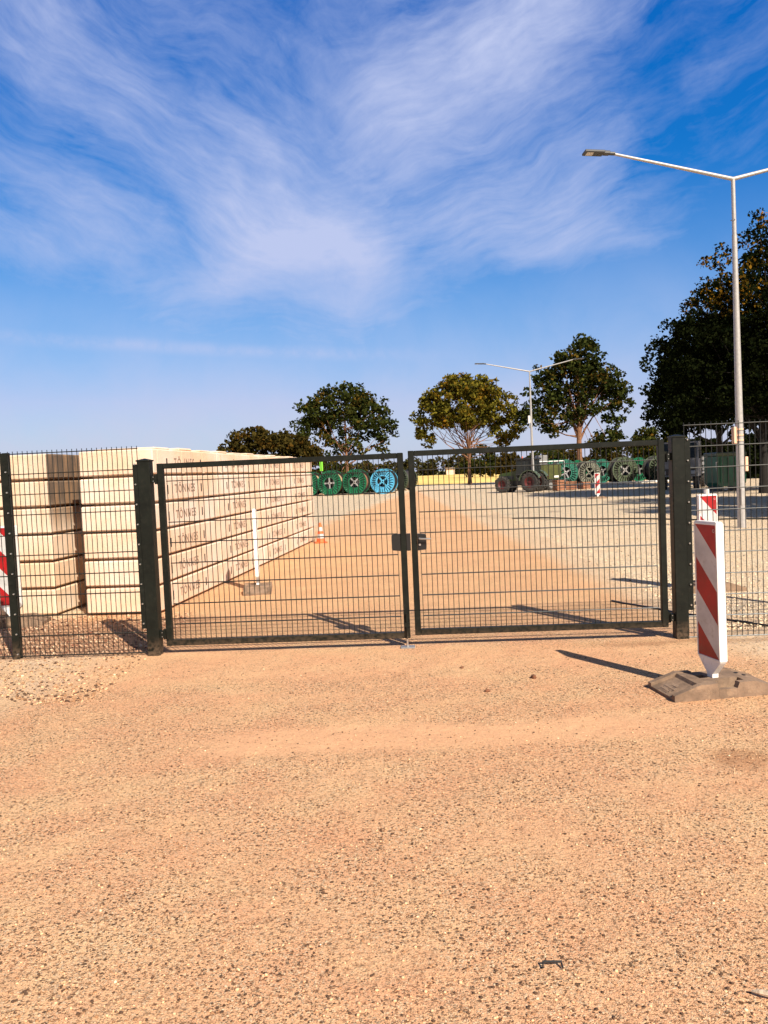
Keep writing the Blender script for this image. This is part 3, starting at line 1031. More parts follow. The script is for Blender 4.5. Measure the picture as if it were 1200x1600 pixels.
def beacon(label, loc, plate_rz, board_rz, group, tilt=(0, 0), mirror=False, mast=False, letters=False, z_board=0.235):
    """board faces local -y after board_rz; board x = width"""
    t = thing('beacon', label, 'traffic beacon', loc, plate_rz, group)
    foot_plate(t, letters)
    piv = Matrix.Rotation(board_rz - plate_rz, 4, 'Z') @ Matrix.Rotation(tilt[0], 4, 'X') @ Matrix.Rotation(tilt[1], 4, 'Y')
    w, th, h = 0.133, 0.030, 1.0
    z0 = z_board
    # hollow plastic body: outline with tapered foot
    outl = [(-w + 0.012, z0 + h), (-w, z0 + h - 0.012), (-w, z0 + 0.005), (-w + 0.010, z0 - 0.01), (-0.032, z0 - 0.105), (-0.028, 0.03), (0.028, 0.03), (0.032, z0 - 0.105), (w - 0.010, z0 - 0.01), (w, z0 + 0.005), (w, z0 + h - 0.012), (w - 0.012, z0 + h)]
    rx = Matrix.Rotation(PI / 2, 4, 'X')
    body = MB().prism(outl, -th + 0.006, th - 0.006, mtx=piv @ rx)
    # raised rim round both faces
    for s in (-1, 1):
        y0, y1 = sorted((s * (th - 0.0065), s * th))
        body.box(-w, -w + 0.010, y0, y1, z0 + 0.006, z0 + h - 0.013, mtx=piv)
        body.box(w - 0.010, w, y0, y1, z0 + 0.006, z0 + h - 0.013, mtx=piv)
        body.box(-w + 0.0105, w - 0.0105, y0, y1, z0 + h - 0.022, z0 + h - 0.013, mtx=piv)
        body.box(-w + 0.0105, w - 0.0105, y0, y1, z0 + 0.006, z0 + 0.014, mtx=piv)
    body.build('board', 'white', t)
    # striped sheeting on both faces
    fw = w - 0.0115
    fz0, fz1 = z0 + 0.016, z0 + h - 0.024
    for s in (-1, 1):
        sm = MB()
        for i in range(-1, 5):
            poly = [(-fw, 0.0), (fw, 0.0), (fw, -(fz1 - fz0)), (-fw, -(fz1 - fz0))]   # v measured downwards from the top
            # value = (-v - u') / pitch, u' from the left edge
            sgn = -1 if (mirror ^ (s > 0)) else 1
            pit = (fz1 - fz0) / 4.0
            def f(p):
                u = (p[0] + fw) if sgn > 0 else (fw - p[0])
                return -p[1] - u * (pit / (2 * fw)) * 1.0
            # clip numerically
            def clip(poly, lim, keep_less):
                out = []
                for a_ in range(len(poly)):
                    p, q = poly[a_], poly[(a_ + 1) % len(poly)]
                    fa, fb = f(p) - lim, f(q) - lim
                    if not keep_less:
                        fa, fb = -fa, -fb
                    if fa <= 1e-9:
                        out.append(p)
                    if (fa < -1e-9 and fb > 1e-9) or (fa > 1e-9 and fb < -1e-9):
                        tt = fa / (fa - fb)
                        out.append((p[0] + tt * (q[0] - p[0]), p[1] + tt * (q[1] - p[1])))
                return out
            poly = clip(poly, i * pit, False)
            if len(poly) > 2:
                poly = clip(poly, (i + 1) * pit, True)
            if len(poly) < 3:
                continue
            red = (i % 2 != 0)
            yv = s * (th - 0.0045)
            vs = [(p[0], yv, fz1 + p[1]) for p in poly]
            fc = tuple(range(len(poly)))
            if s > 0:
                fc = fc[::1]
            sm.add(vs, [fc], 0 if red else 1, piv)
        sm.build('striped_sheeting', ['red', 'whitefoil'], t)
        # small round approval stamp ring
        rg = MB().lathe([(0.009, 0), (0.012, 0)], 16, mtx=piv @ Matrix.Translation((fw - 0.025, s * (th - 0.0035), fz1 - 0.04)) @ Matrix.Rotation(PI / 2, 4, 'X'))
        rg.build('approval_mark', 'whitefoil', t)
    if mast:
        MB().cbox(-0.024, 0.024, -0.024, 0.024, z0 + h - 0.001, z0 + h + 0.075, 0.003, mtx=piv).build('mast', 'white', t)
    return t


BG = 'red and white striped beacons on rubber feet'
beacon('striped beacon on brown rubber foot in front of the gate, facing left', (2.335, 5.60, 0), R(7.2), R(-78.5), BG, tilt=(R(0.5), R(0)), letters=True)
beacon('beacon with a white stub on top, behind the right mesh panel', (4.12, 9.95, 0), R(2), R(14), BG, mast=True)
beacon('striped beacon left of the sooty short wall, partly behind the slim post', (-4.66, 9.62, 0), R(8), R(-6), BG, tilt=(R(0), R(-0.5)))
beacon('beacon seen edge on as a white strip, inside the yard by the long wall', (-1.93, 11.62, 0), R(97), R(99), BG, tilt=(R(0), R(0)))
beacon('small far beacon standing before the drums on the right', (10.40, 37.9, 0), R(15), R(10), BG, mirror=True)


# ------------------------------------------------------------------ cone
def cone(loc):
    t = thing('traffic_cone', 'orange and white traffic cone at the far end of the long wall', 'traffic cone', loc, R(12))
    MB().cbox(-0.15, 0.15, -0.15, 0.15, 0, 0.03, 0.01).build('base', 'orange', t)
    H_ = 0.48

    def r(z):
        return 0.11 - (0.11 - 0.025) * (z / H_)
    segs = [(0.0, 0.09, 'o'), (0.09, 0.20, 'w'), (0.20, 0.27, 'o'), (0.27, 0.37, 'w'), (0.37, H_, 'o')]
    mo = MB(); mw = MB()
    for a, b, c in segs:
        tgt = mo if c == 'o' else mw
        tgt.lathe([(r(a), 0.03 + a), (r(b), 0.03 + b)], 24)
    mo.lathe([(r(H_), 0.03 + H_), (0.001, 0.035 + H_)], 24)
    mo.build('cone_body', 'orange', t, True)
    mw.build('reflective_band', 'whitefoil', t, True)


cone((-1.62, 19.6, 0))


# ------------------------------------------------------------------ lamps
def street_lamp(label, loc, rz, htop=7.95, pole_r=(0.102, 0.046), box=None):
    t = thing('street_lamp', label, 'street lamp', loc, rz, 'tall twin arm yard lamps')
    MB().tube([(0, 0, -0.1), (0, 0, htop - 1.3)], [pole_r[0], pole_r[1] + 0.012], 20).build('pole', 'galv', t, True)
    MB().tube([(0, 0, htop - 1.3), (0, 0, htop - 0.02)], [pole_r[1] + 0.004, pole_r[1]], 20).build('pole_top', 'galv', t, True)
    mb = MB()
    for a in (0.4, 2.5, 4.6):
        mb.tube([(0, 0, htop - 0.95), (0.075 * math.cos(a), 0.075 * math.sin(a), htop - 0.95)], 0.012, 8)
    mb.build('set_screw', 'zinc', t)
    dr = MB().cbox(-0.05, 0.05, -pole_r[0] * 0.98 - 0.004, -0.05, 0.55, 0.95, 0.004).build('access_door', 'galv', t)
    for s in (-1, 1):
        L = 2.98
        a = R(12.5)
        end = Vector((s * L * math.cos(a), 0, htop + L * math.sin(a)))
        MB().tube([(0, 0, htop), end], [0.047, 0.030], 14).build('arm', 'galv', t, True)
        mt = Matrix.Translation(end) @ Matrix.Rotation(0 if s > 0 else PI, 4, 'Z') @ Matrix.Rotation(R(-3), 4, 'Y')
        hp = MB()
        hp.tube([(-0.08, 0, 0), (0.06, 0, 0.0)], 0.042, 12, mtx=mt)
        hp.cbox(0.05, 0.20, -0.075, 0.075, -0.03, 0.045, 0.012, mtx=mt)
        hp.cbox(0.19, 0.66, -0.135, 0.135, -0.022, 0.03, 0.010, mtx=mt)
        o = hp.build('lamp_head', 'head', t)
        lp = MB().box(0.26, 0.27 + 0.0, -0.1, 0.1, -0.03, -0.0225, mtx=mt)
        le = MB().cbox(0.44, 0.60, -0.09, 0.09, -0.030, -0.0225, 0.002, mtx=mt).build('lens', 'whitefoil', o)
        un = MB().box(0.20, 0.65, -0.125, 0.125, -0.0245, -0.0225, mtx=mt).build('shade_plate', 'lock', o)  # black plate that paints in the shade under the lamp head
    return t


lp1 = street_lamp('near twin arm lamp on a tall pale pole, right of the gate', (8.60, 18.75, 0), R(4), htop=8.24)
lp1.rotation_euler.y = R(-0.3)
for z, n_ in ((3.30, 0), (3.42, 0), (3.56, 0)):
    MB().lathe([(0.098, -0.02), (0.104, -0.02), (0.104, 0.02), (0.098, 0.02)], 20, mtx=Matrix.Translation((0, 0, z - 1.2))).build('strap', 'peach', lp1)
MB().cbox(0.105, 0.175, -0.05, 0.05, 1.35, 1.70, 0.01).build('junction_box', 'peach', lp1)
MB().cbox(-0.17, -0.10, -0.06, 0.06, 2.02, 2.42, 0.01).build('sensor_box', 'peach', lp1)
lp2 = street_lamp('far twin arm lamp standing behind the tractor, between two trees', (9.98, 51.8, 0), R(-3))
MB().cbox(-0.20, -0.07, -0.12, 0.12, 4.55, 5.05, 0.01).build('sensor_box', 'white', lp2)
MB().cbox(-0.16, -0.07, -0.08, 0.08, 4.25, 4.45, 0.01).build('sensor_box', 'zinc', lp2)


# ------------------------------------------------------------------ cable drums
def drum(label, loc, rz, flange='dgreen', wrap='cablewrap', r=1.0, width=1.15, spokes='steel', spin=0.0, group='cable drums in the yard'):
    """axis along local y, front flange at -y"""
    t = thing('cable_drum', label, 'cable drum', loc, rz, group)
    base = Matrix.Translation((0, 0, r)) @ Matrix.Rotation(PI / 2, 4, 'X')     # lathe z -> -y
    for s in (1, -1):
        fl = MB()
        nrib = 26
        z = s * width / 2
        n = nrib * 4
        # corrugated ring
        radii = [0.46 * r, 0.52 * r, 0.55 * r, 0.88 * r, 0.91 * r, 0.975 * r]
        vs, fs = [], []
        for ri, rr in enumerate(radii):
            for k in range(n):
                a = 2 * PI * k / n + spin
                dz = 0.0
                if 2 <= ri <= 3:
                    dz = 0.07 if (k % 4) < 2 else -0.03
                vs.append((rr * math.cos(a), rr * math.sin(a), z + s * dz))
        for ri in range(len(radii) - 1):
            for k in range(n):
                k2 = (k + 1) % n
                if ri == 2 and k % 4 == 3:
                    continue          # open radial slot
                fs.append((ri * n + k, ri * n + k2, (ri + 1) * n + k2, (ri + 1) * n + k))
        fl.add(vs, fs, 0, base)
        fl.lathe([(0.965 * r, z - 0.03), (r, z - 0.03), (r, z + 0.03), (0.965 * r, z + 0.03)], 72, mtx=base)
        fl.lathe([(0.44 * r, z - 0.02), (0.47 * r, z - 0.02), (0.47 * r, z + 0.03), (0.44 * r, z + 0.03), (0.44 * r, z - 0.02)], 48, mtx=base)
        f_o = fl.build('flange', flange, t)
        sp = MB()
        for q in range(4):
            a = q * PI / 2 + spin
            sp.box(0.05, 0.46 * r, -0.06, 0.06, z - 0.02 * s - 0.02, z - 0.02 * s + 0.02, mtx=base @ Matrix.Rotation(a, 4, 'Z'))
        sp.lathe([(0.06, z - 0.03), (0.13, z - 0.03), (0.13, z + 0.035), (0.06, z + 0.035), (0.06, z - 0.03)], 20, mtx=base)
        sp.build('spoke_cross', spokes, f_o)
    MB().lathe([(0.80 * r, -width / 2 + 0.05), (0.80 * r, width / 2 - 0.05)], 48, mtx=base).build('winding', wrap, t, True)
    MB().lathe([(0.95 * r, -width / 2 + 0.06), (0.45 * r, -width / 2 + 0.06), (0.45 * r, width / 2 - 0.06), (0.95 * r, width / 2 - 0.06)], 32, mtx=base).build('dark_backing', 'black', t, True)  # black discs and tube painted as the shade behind slots and hub
    ck = MB()
    for y in (-width / 2 + 0.1, width / 2 - 0.1):
        for s in (-1, 1):
            ck.add([(s * 0.30, y - 0.06, 0), (s * 0.75, y - 0.06, 0), (s * 0.75, y - 0.06, 0.12), (s * 0.30, y + 0.06, 0), (s * 0.75, y + 0.06, 0), (s * 0.75, y + 0.06, 0.12)],
                   [(0, 1, 2), (5, 4, 3), (0, 3, 4, 1), (1, 4, 5, 2), (2, 5, 3, 0)])
    ck.build('wheel_chock', 'wood', t)
    return t


G1 = 'cable drums behind the long wall'
G2 = 'cable drums under the trees on the right'
drum('dark green cable drum half hidden by the end of the long wall', (-6.15, 66.4, 0), R(-16), 'dgreen', 'woodwrap', 1.03, spin=0.3, group=G1)
drum('bright green cable drum with an upright spoke cross', (-4.27, 65.6, 0), R(-16), 'dgreen', 'woodwrap', 1.05, spin=0.03, group=G1)
drum('bright green cable drum beside the blue one, spokes forming an X', (-2.17, 65.2, 0), R(-16), 'dgreen', 'crate', 1.05, spin=0.75, group=G1)
drum('light blue cable drum left of the gate middle', (0.14, 63.9, 0), R(-16), 'dblue', 'cablewrap', 1.02, spin=0.65, spokes='dblue', group=G1)
drum('muted green cable drum partly hidden behind the light blue one', (2.1, 72.5, 0), R(-50), 'dgrey', 'cablewrap', 1.02, spin=0.2, spokes='dgrey', group=G1)
drum('front green cable drum just right of the terracotta crates', (14.9, 64.6, 0.0), R(12), 'dteal', 'cablewrap', 1.08, spin=0.5, group=G2)
drum('green cable drum showing behind and left of the front green drum', (14.6, 67.6, 0), R(16), 'dgreen', 'cablewrap', 1.1, spin=0.9, group=G2)
drum('green cable drum with a brown winding between green and grey drums', (16.9, 69.2, 0), R(32), 'dgreen', 'crate', 1.05, spin=0.1, group=G2)
drum('pale grey cable drum with rounded spokes behind the small far beacon', (17.35, 66.4, 0), R(8), 'dpale', 'cablewrap', 0.98, spin=0.6, spokes='dpale', group=G2)
drum('teal cable drum between the pale grey and the dark green drums', (19.1, 69.3, 0), R(28), 'dteal', 'cablewrap', 1.05, spin=0.4, group=G2)
drum('dark grey green cable drum with bright hub, centre of the right row', (20.15, 65.6, 0), R(5), 'dgrey', 'cablewrap', 1.08, spin=0.85, group=G2)
drum('green cable drum behind the two dark grey green drums', (22.3, 69.0, 0), R(20), 'dgreen', 'cablewrap', 1.05, spin=0.2, group=G2)
drum('dark grey green cable drum nearest the right gate post', (22.95, 65.2, 0), R(8), 'dgrey', 'cablewrap', 1.08, spin=0.35, group=G2)

# white pipe lying in front of the right drums
pp = MB().tube([(0, 0, 0.10), (9.3, 0, 0.10)], 0.10, 12).build('white_pipe', 'whitepipe', loc=(14.4, 61.6, 0))
pp.rotation_euler = (0, 0, R(-3))
tag(pp, 'long white pipe lying on the ground in front of the right drums', 'pipe')


# ------------------------------------------------------------------ tractor
def wheel(parent, x, y, r, w, rim):
    wm = Matrix.Translation((x, y, r)) @ Matrix.Rotation(PI / 2, 4, 'X')
    g = MB()
    g.lathe([(0.55 * r, -w / 2 + 0.02), (0.85 * r, -w / 2), (0.97 * r, -w / 2 + 0.05), (r * 0.97, w / 2 - 0.05), (0.85 * r, w / 2), (0.55 * r, w / 2 - 0.02)], 36, mtx=wm)
    for k in range(18):
        a = 2 * PI * k / 18
        for s in (-1, 1):
            m2 = wm @ Matrix.Rotation(a + s * 0.08, 4, 'Z') @ Matrix.Translation((0.98 * r, 0, s * w * 0.24)) @ Matrix.Rotation(s * 0.5, 4, 'X')
            g.box(-0.03, 0.03, -0.035, 0.035, -w * 0.24, w * 0.24, mtx=m2)
    wh = g.build('wheel', 'tyre', parent)
    s = -1 if y < 0 else 1
    rm = MB().lathe([(0.56 * r, -w / 2 + 0.03), (0.56 * r, w / 2 - 0.03)], 28, mtx=wm)
    zz = w * 0.22
    for sg in (-1, 1):
        rm.lathe([(0.56 * r, sg * (w / 2 - 0.03)), (0.46 * r, sg * (w / 2 - 0.06)), (0.40 * r, sg * zz * 0.4), (0.14 * r, sg * zz * 0.4), (0.13 * r, sg * zz), (0.001, sg * zz)], 28, mtx=wm)
    rm.build('rim', rim, wh, True)
    return wh


def tractor(loc, rz):
    t = thing('tractor', 'green tractor with red wheel rims parked beside the far lamp', 'tractor', loc, rz)
    # front = +x
    for s in (-1, 1):
        wheel(t, 1.15, s * 0.68, 0.56, 0.34, 'redrim')
        wheel(t, -1.05, s * 0.72, 0.68, 0.42, 'redrim')
    MB().cbox(-1.2, 1.3, -0.22, 0.22, 0.45, 0.85, 0.04).box(1.05, 1.25, -0.6, 0.6, 0.48, 0.60).box(-1.15, -0.95, -0.6, 0.6, 0.6, 0.75).build('chassis', 'cab', t)
    hd = MB()
    poly = [(0.15, 0.80), (1.55, 0.80), (1.62, 0.95), (1.60, 1.22), (1.45, 1.32), (0.15, 1.48)]
    hd.prism(poly, -0.33, 0.33, mtx=rotx)
    ho = hd.build('hood', 'tgreen', t)
    gm = MB().box(1.625, 1.64, -0.25, 0.25, 0.88, 1.20).build('grille', 'cab', ho)
    for s in (-1, 1):
        MB().box(1.60, 1.645, s * 0.28 - 0.04, s * 0.28 + 0.04, 1.08, 1.18).build('headlight', 'white', t)
        MB().box(0.4, 1.35, s * 0.331 - 0.004, s * 0.331 + 0.004, 0.90, 1.15).build('side_vent', 'cab', ho)
    # cab
    cb = MB()
    z0, z1 = 1.25, 2.22
    pil = [(0.12, 0.52), (0.12, -0.52), (-0.55, 0.58), (-0.55, -0.58), (-1.30, 0.55), (-1.30, -0.55)]
    for x, y in pil:
        cb.tube([(x, y, z0 - (0.3 if x > -1 else 0.0)), (x - (0.08 if x > 0 else -0.05 if x < -1 else 0), y * 0.92, z1)], 0.035, 6)
    cb.box(-1.32, 0.14, -0.60, -0.54, 1.18, 1.28).box(-1.32, 0.14, 0.54, 0.60, 1.18, 1.28)
    cb.box(-1.0, 0.1, -0.5, 0.5, 0.85, 1.0)
    co = cb.build('cab_frame', 'cab', t)
    MB().cbox(-1.42, 0.22, -0.64, 0.64, 2.20, 2.33, 0.05).build('roof', 'cab', t)
    gl_ = MB().box(-1.27, 0.10, -0.552, -0.548, 1.28, 2.2).box(-1.27, 0.10, 0.548, 0.552, 1.28, 2.2).box(0.07, 0.075, -0.5, 0.5, 1.35, 2.2).box(-1.285, -1.28, -0.5, 0.5, 1.35, 2.2)
    gl_.build('window', 'glass', co)
    MB().cbox(-0.9, -0.45, -0.22, 0.22, 1.0, 1.2, 0.04).cbox(-1.0, -0.88, -0.22, 0.22, 1.15, 1.75, 0.04).build('seat', 'cab', t)
    # fenders over the rear wheels
    for s in (-1, 1):
        fm = MB()
        n = 12
        vs, fs = [], []
        for k in range(n + 1):
            a = R(10) + R(150) * k / n
            for (rr, yy) in ((0.78, s * 0.50), (0.78, s * 0.95), (0.82, s * 0.95), (0.82, s * 0.50)):
                vs.append((-1.05 + rr * math.cos(a), yy, 0.68 + rr * math.sin(a)))
        for k in range(n):
            for q in range(4):
                q2 = (q + 1) % 4
                fs.append((k * 4 + q, k * 4 + q2, k * 4 + 4 + q2, k * 4 + 4 + q))
        fm.add(vs, fs).build('fender', 'dgrey', t)
        MB().box(-1.86, -1.80, s * 0.7 - 0.06, s * 0.7 + 0.06, 0.95, 1.05).build('tail_light', 'redrim', t)
        MB().tube([(0.15, s * 0.55, 1.7), (0.25, s * 0.85, 1.75)], 0.015, 6).box(0.22, 0.26, s * 0.85 - 0.08, s * 0.85 + 0.08, 1.62, 1.92).build('wing_mirror', 'cab', t)
    MB().tube([(0.45, -0.42, 1.3), (0.45, -0.42, 2.25)], 0.035, 10).build('exhaust', 'zinc', t)
    MB().cbox(1.65, 1.95, -0.35, 0.35, 0.55, 0.90, 0.04).build('front_weight', 'cab', t)
    MB().lathe([(0.06, 0), (0.055, 0.10), (0.001, 0.12)], 12, mtx=Matrix.Translation((-0.3, 0.3, 2.33))).build('beacon_light', 'orange', t)
    return t


tractor((9.35, 52.9, 0), R(146)).scale = (0.92, 0.92, 0.98)


# implement behind the tractor
def implement(loc, rz):
    t = thing('sprayer_trailer', 'small yellow green farm implement parked behind the tractor', 'farm implement', loc, rz)
    mb = MB()
    prof = [(-0.7, 0.75), (0.55, 0.75), (0.75, 1.0), (0.75, 1.75), (-0.7, 1.75)]
    mb.prism(prof, -0.45, 0.45, mtx=rotx)
    mb.build('tank', 'tyellow', t)
    MB().cbox(-0.9, 1.3, -0.35, 0.35, 0.50, 0.72, 0.02).build('chassis', 'cab', t)
    wheel(t, -0.1, -0.62, 0.38, 0.22, 'greyp')
    wheel(t, -0.1, 0.62, 0.38, 0.22, 'greyp')
    MB().cbox(-0.85, -0.2, -0.4, 0.4, 1.76, 2.45, 0.06).build('hopper', 'greyp', t)
    fr = MB()
    for x in (-1.0, 0.95):
        fr.tube([(x, -0.5, 0.5), (x, -0.5, 2.0), (x, 0.5, 2.0), (x, 0.5, 0.5)], 0.04, 6)
    fr.tube([(-1.0, -0.5, 2.0), (0.95, -0.5, 2.0)], 0.04, 6)
    fr.build('guard_frame', 'whitepipe', t)
    MB().cbox(0.2, 0.55, -0.5, -0.455, 0.85, 1.0, 0.01).build('number_plate', 'white', t)
    return t


implement((11.7, 55.0, 0), R(10))


def crate(label, loc, rz, s=(0.8, 0.6, 0.55)):
    t = thing('slatted_crate', label, 'crate', loc, rz, 'terracotta crates beside the green drums')
    w, d, h = s
    mb = MB()
    for k in range(4):
        z = 0.03 + k * h / 4
        mb.box(-w / 2, w / 2, -d / 2, -d / 2 + 0.02, z, z + h / 4 - 0.04)
        mb.box(-w / 2, w / 2, d / 2 - 0.02, d / 2, z, z + h / 4 - 0.04)
        mb.box(-w / 2, -w / 2 + 0.02, -d / 2 + 0.021, d / 2 - 0.021, z, z + h / 4 - 0.04)
        mb.box(w / 2 - 0.02, w / 2, -d / 2 + 0.021, d / 2 - 0.021, z, z + h / 4 - 0.04)
    mb.build('slats', 'crate', t)
    pm = MB()
    for sx in (-1, 1):
        for sy in (-1, 1):
            cx, cy = sx * (w / 2 - 0.045), sy * (d / 2 - 0.045)
            pm.box(cx - 0.02, cx + 0.02, cy - 0.02, cy + 0.02, 0, h)
    pm.build('corner_post', 'crate', t)
    MB().box(-w / 2 + 0.03, w / 2 - 0.03, -d / 2 + 0.03, d / 2 - 0.03, 0.04, 0.06).box(-w / 2 + 0.03, w / 2 - 0.03, -d / 2 + 0.03, d / 2 - 0.03, h * 0.7, h * 0.72).build('bottom', 'wood', t)
    return t


crate('terracotta crate nearest the far lamp, on the ground', (11.80, 52.4, 0), R(20), (0.6, 0.6, 0.72))
crate('middle terracotta crate in the row before the green drum', (12.75, 52.9, 0), R(-12), (0.7, 0.6, 0.6))
crate('terracotta crate at the right end of the crate row', (13.75, 53.4, 0), R(25), (0.6, 0.6, 0.5))

# lime green marker pole behind drums
lm = thing('marker_pole', 'bright lime green pole rising behind the drums by the wall end', 'pole', (-5.35, 69.0, 0))
MB().cbox(-0.14, 0.14, -0.06, 0.06, 2.1, 3.15, 0.02).build('marker_panel', 'lime', lm)
MB().tube([(0, 0, 0), (0, 0, 2.1)], 0.05, 8).build('pole', 'zinc', lm)
MB().cbox(-0.3, 0.3, -0.2, 0.2, 0, 0.12, 0.02).build('base', 'wood', lm)


# ------------------------------------------------------------------ machinery under the right trees
def bin_(loc, rz):
    t = thing('green_container', 'glossy green metal container in shade behind the near lamp', 'container', loc, rz)
    mb = MB()
    prof = [(-0.85, 0.25), (0.85, 0.25), (1.0, 0.45), (1.0, 1.78), (-1.0, 1.78), (-1.0, 0.45)]
    mb.prism(prof, -0.7, 0.7, mtx=rotx)
    for x in (-0.75, -0.25, 0.25, 0.75):
        mb.box(x - 0.035, x + 0.035, -0.745, -0.702, 0.45, 1.72)
    mb.build('body', 'binG', t)
    MB().cbox(-1.04, 1.04, -0.76, 0.76, 1.79, 2.0, 0.05).build('lid', 'dgrey', t)
    MB().tube([(-1.0, -0.8, 1.5), (-1.12, -0.8, 1.5), (-1.12, -0.8, 1.0), (-1.0, -0.8, 1.0)], 0.025, 6).build('handle', 'whitepipe', t)
    for sx in (-1, 1):
        MB().box(sx * 0.7 - 0.1, sx * 0.7 + 0.1, -0.65, 0.65, 0, 0.25).build('skid', 'cab', t)


bin_((17.75, 40.5, 0), R(6))
COL.objects['green_container'].scale = (0.78, 0.9, 1.0)


def truck(loc, rz):
    t = thing('parked_truck', 'grey work truck in deep shade just right of the gate post', 'truck', loc, rz)
    # nose towards -x
    cb = MB()
    prof = [(-1.0, 0.75), (0.9, 0.75), (0.9, 2.75), (-0.55, 2.75), (-0.95, 1.75)]
    cb.prism(prof, -1.05, 1.05, mtx=rotx)
    co = cb.build('cab', 'greyp', t)
    MB().box(-0.50, 0.35, -1.062, -1.052, 1.75, 2.5).build('side_window', 'glass', co)
    ws = MB().add([(-0.955, -0.95, 1.80), (-0.955, 0.95, 1.80), (-0.62, 0.95, 2.65), (-0.62, -0.95, 2.65)], [(0, 1, 2, 3)], mtx=Matrix.Translation((-0.012, 0, 0.005)))
    ws.build('windscreen', 'glass', co)
    MB().box(-1.02, -1.0, -0.9, 0.9, 0.85, 1.2).build('grille', 'cab', co)
    MB().cbox(-0.9, 4.2, -0.45, 0.45, 0.55, 0.74, 0.02).build('chassis', 'cab', t)
    bd = MB().box(1.05, 4.2, -1.05, 1.05, 0.85, 0.95)
    for x in (1.05, 2.1, 3.15, 4.14):
        bd.box(x, x + 0.06, -1.05, -1.0, 0.95, 1.9)
        bd.box(x, x + 0.06, 1.0, 1.05, 0.95, 1.9)
    for z in (1.05, 1.35, 1.65):
        bd.box(1.05, 4.2, -1.075, -1.051, z, z + 0.18)
        bd.box(1.05, 4.2, 1.051, 1.075, z, z + 0.18)
    bd.build('flatbed', 'greyp', t)
    for x in (-0.3, 3.2):
        for s in (-1, 1):
            wheel(t, x, s * 0.88, 0.46, 0.28, 'greyp')
    for s in (-1, 1):
        MB().cbox(-1.04, -1.0, s * 0.8 - 0.12, s * 0.8 + 0.12, 0.88, 1.08, 0.01).build('headlight', 'whitefoil', t)


truck((17.4, 45.6, 0), R(62))


def winder(loc, rz):
    """red hose reel machine at the right edge"""
    t = thing('hose_reel', 'red hose reel machine at the right edge behind the lamp', 'hose reel', loc, rz)
    base = Matrix.Translation((0, 0, 1.05)) @ Matrix.Rotation(PI / 2, 4, 'X')
    for s in (-1, 1):
        mb = MB()
        mb.lathe([(0.84, s * 0.4 - 0.03), (0.92, s * 0.4 - 0.03), (0.92, s * 0.4 + 0.03), (0.84, s * 0.4 + 0.03), (0.84, s * 0.4 - 0.03)], 40, mtx=base)
        for k in range(10):
            mb.box(0.08, 0.86, -0.025, 0.025, s * 0.4 - 0.02, s * 0.4 + 0.02, mtx=base @ Matrix.Rotation(k * PI / 5, 4, 'Z'))
        mb.build('reel_rim', 'redm', t)
    MB().lathe([(0.6, -0.36), (0.6, 0.36)], 32, mtx=base).build('hose_winding', 'orange', t, True)
    MB().cbox(-1.1, 1.1, -0.5, 0.5, 0.2, 0.32, 0.02).build('base_frame', 'redm', t)
    for s in (-1, 1):
        MB().add([(-0.5, s * 0.52, 0.3), (0.5, s * 0.52, 0.3), (0, s * 0.52, 1.1), (-0.5, s * 0.58, 0.3), (0.5, s * 0.58, 0.3), (0, s * 0.58, 1.1)], [(0, 1, 2), (5, 4, 3), (0, 3, 4, 1), (1, 4, 5, 2), (2, 5, 3, 0)]).build('side_stand', 'redm', t)
    wheel(t, 0.8, -0.68, 0.3, 0.18, 'greyp'); wheel(t, 0.8, 0.68, 0.3, 0.18, 'greyp')
    wheel(t, -0.8, -0.68, 0.3, 0.18, 'greyp'); wheel(t, -0.8, 0.68, 0.3, 0.18, 'greyp')


winder((21.0, 40.3, 0), R(15))


# ------------------------------------------------------------------ trees
def unit(v):
    return v / np.maximum(np.linalg.norm(v, axis=1, keepdims=True), 1e-9)


def leaf_mesh(name, centers, size, m, parent, seed=0, aspect=1.5, mats2=None, sel2=None):
    rng = np.random.default_rng(seed)
    n = len(centers)
    a = unit(rng.normal(size=(n, 3)))
    b = unit(np.cross(a, unit(rng.normal(size=(n, 3)))))
    sz = size * rng.uniform(0.55, 1.25, size=(n, 1))
    L = a * sz * aspect * 0.5
    Wd = b * sz * 0.5
    nrm = np.cross(a, b)
    v = np.stack([centers - L, centers + Wd + nrm * sz * 0.12, centers + L, centers - Wd + nrm * sz * 0.12], axis=1).reshape(-1, 3)
    me = bpy.data.meshes.new(name)
    me.vertices.add(4 * n)
    me.vertices.foreach_set('co', v.astype(np.float32).ravel())
    me.loops.add(4 * n)
    me.loops.foreach_set('vertex_index', np.arange(4 * n, dtype=np.int32))
    me.polygons.add(n)
    me.polygons.foreach_set('loop_start', np.arange(0, 4 * n, 4, dtype=np.int32))
    me.materials.append(M[m])
    if mats2:
        me.materials.append(M[mats2])
        me.polygons.foreach_set('material_index', sel2.astype(np.int32))
    me.update(calc_edges=True)
    o = bpy.data.objects.new(name, me)
    COL.objects.link(o)
    o.parent = parent
    return o


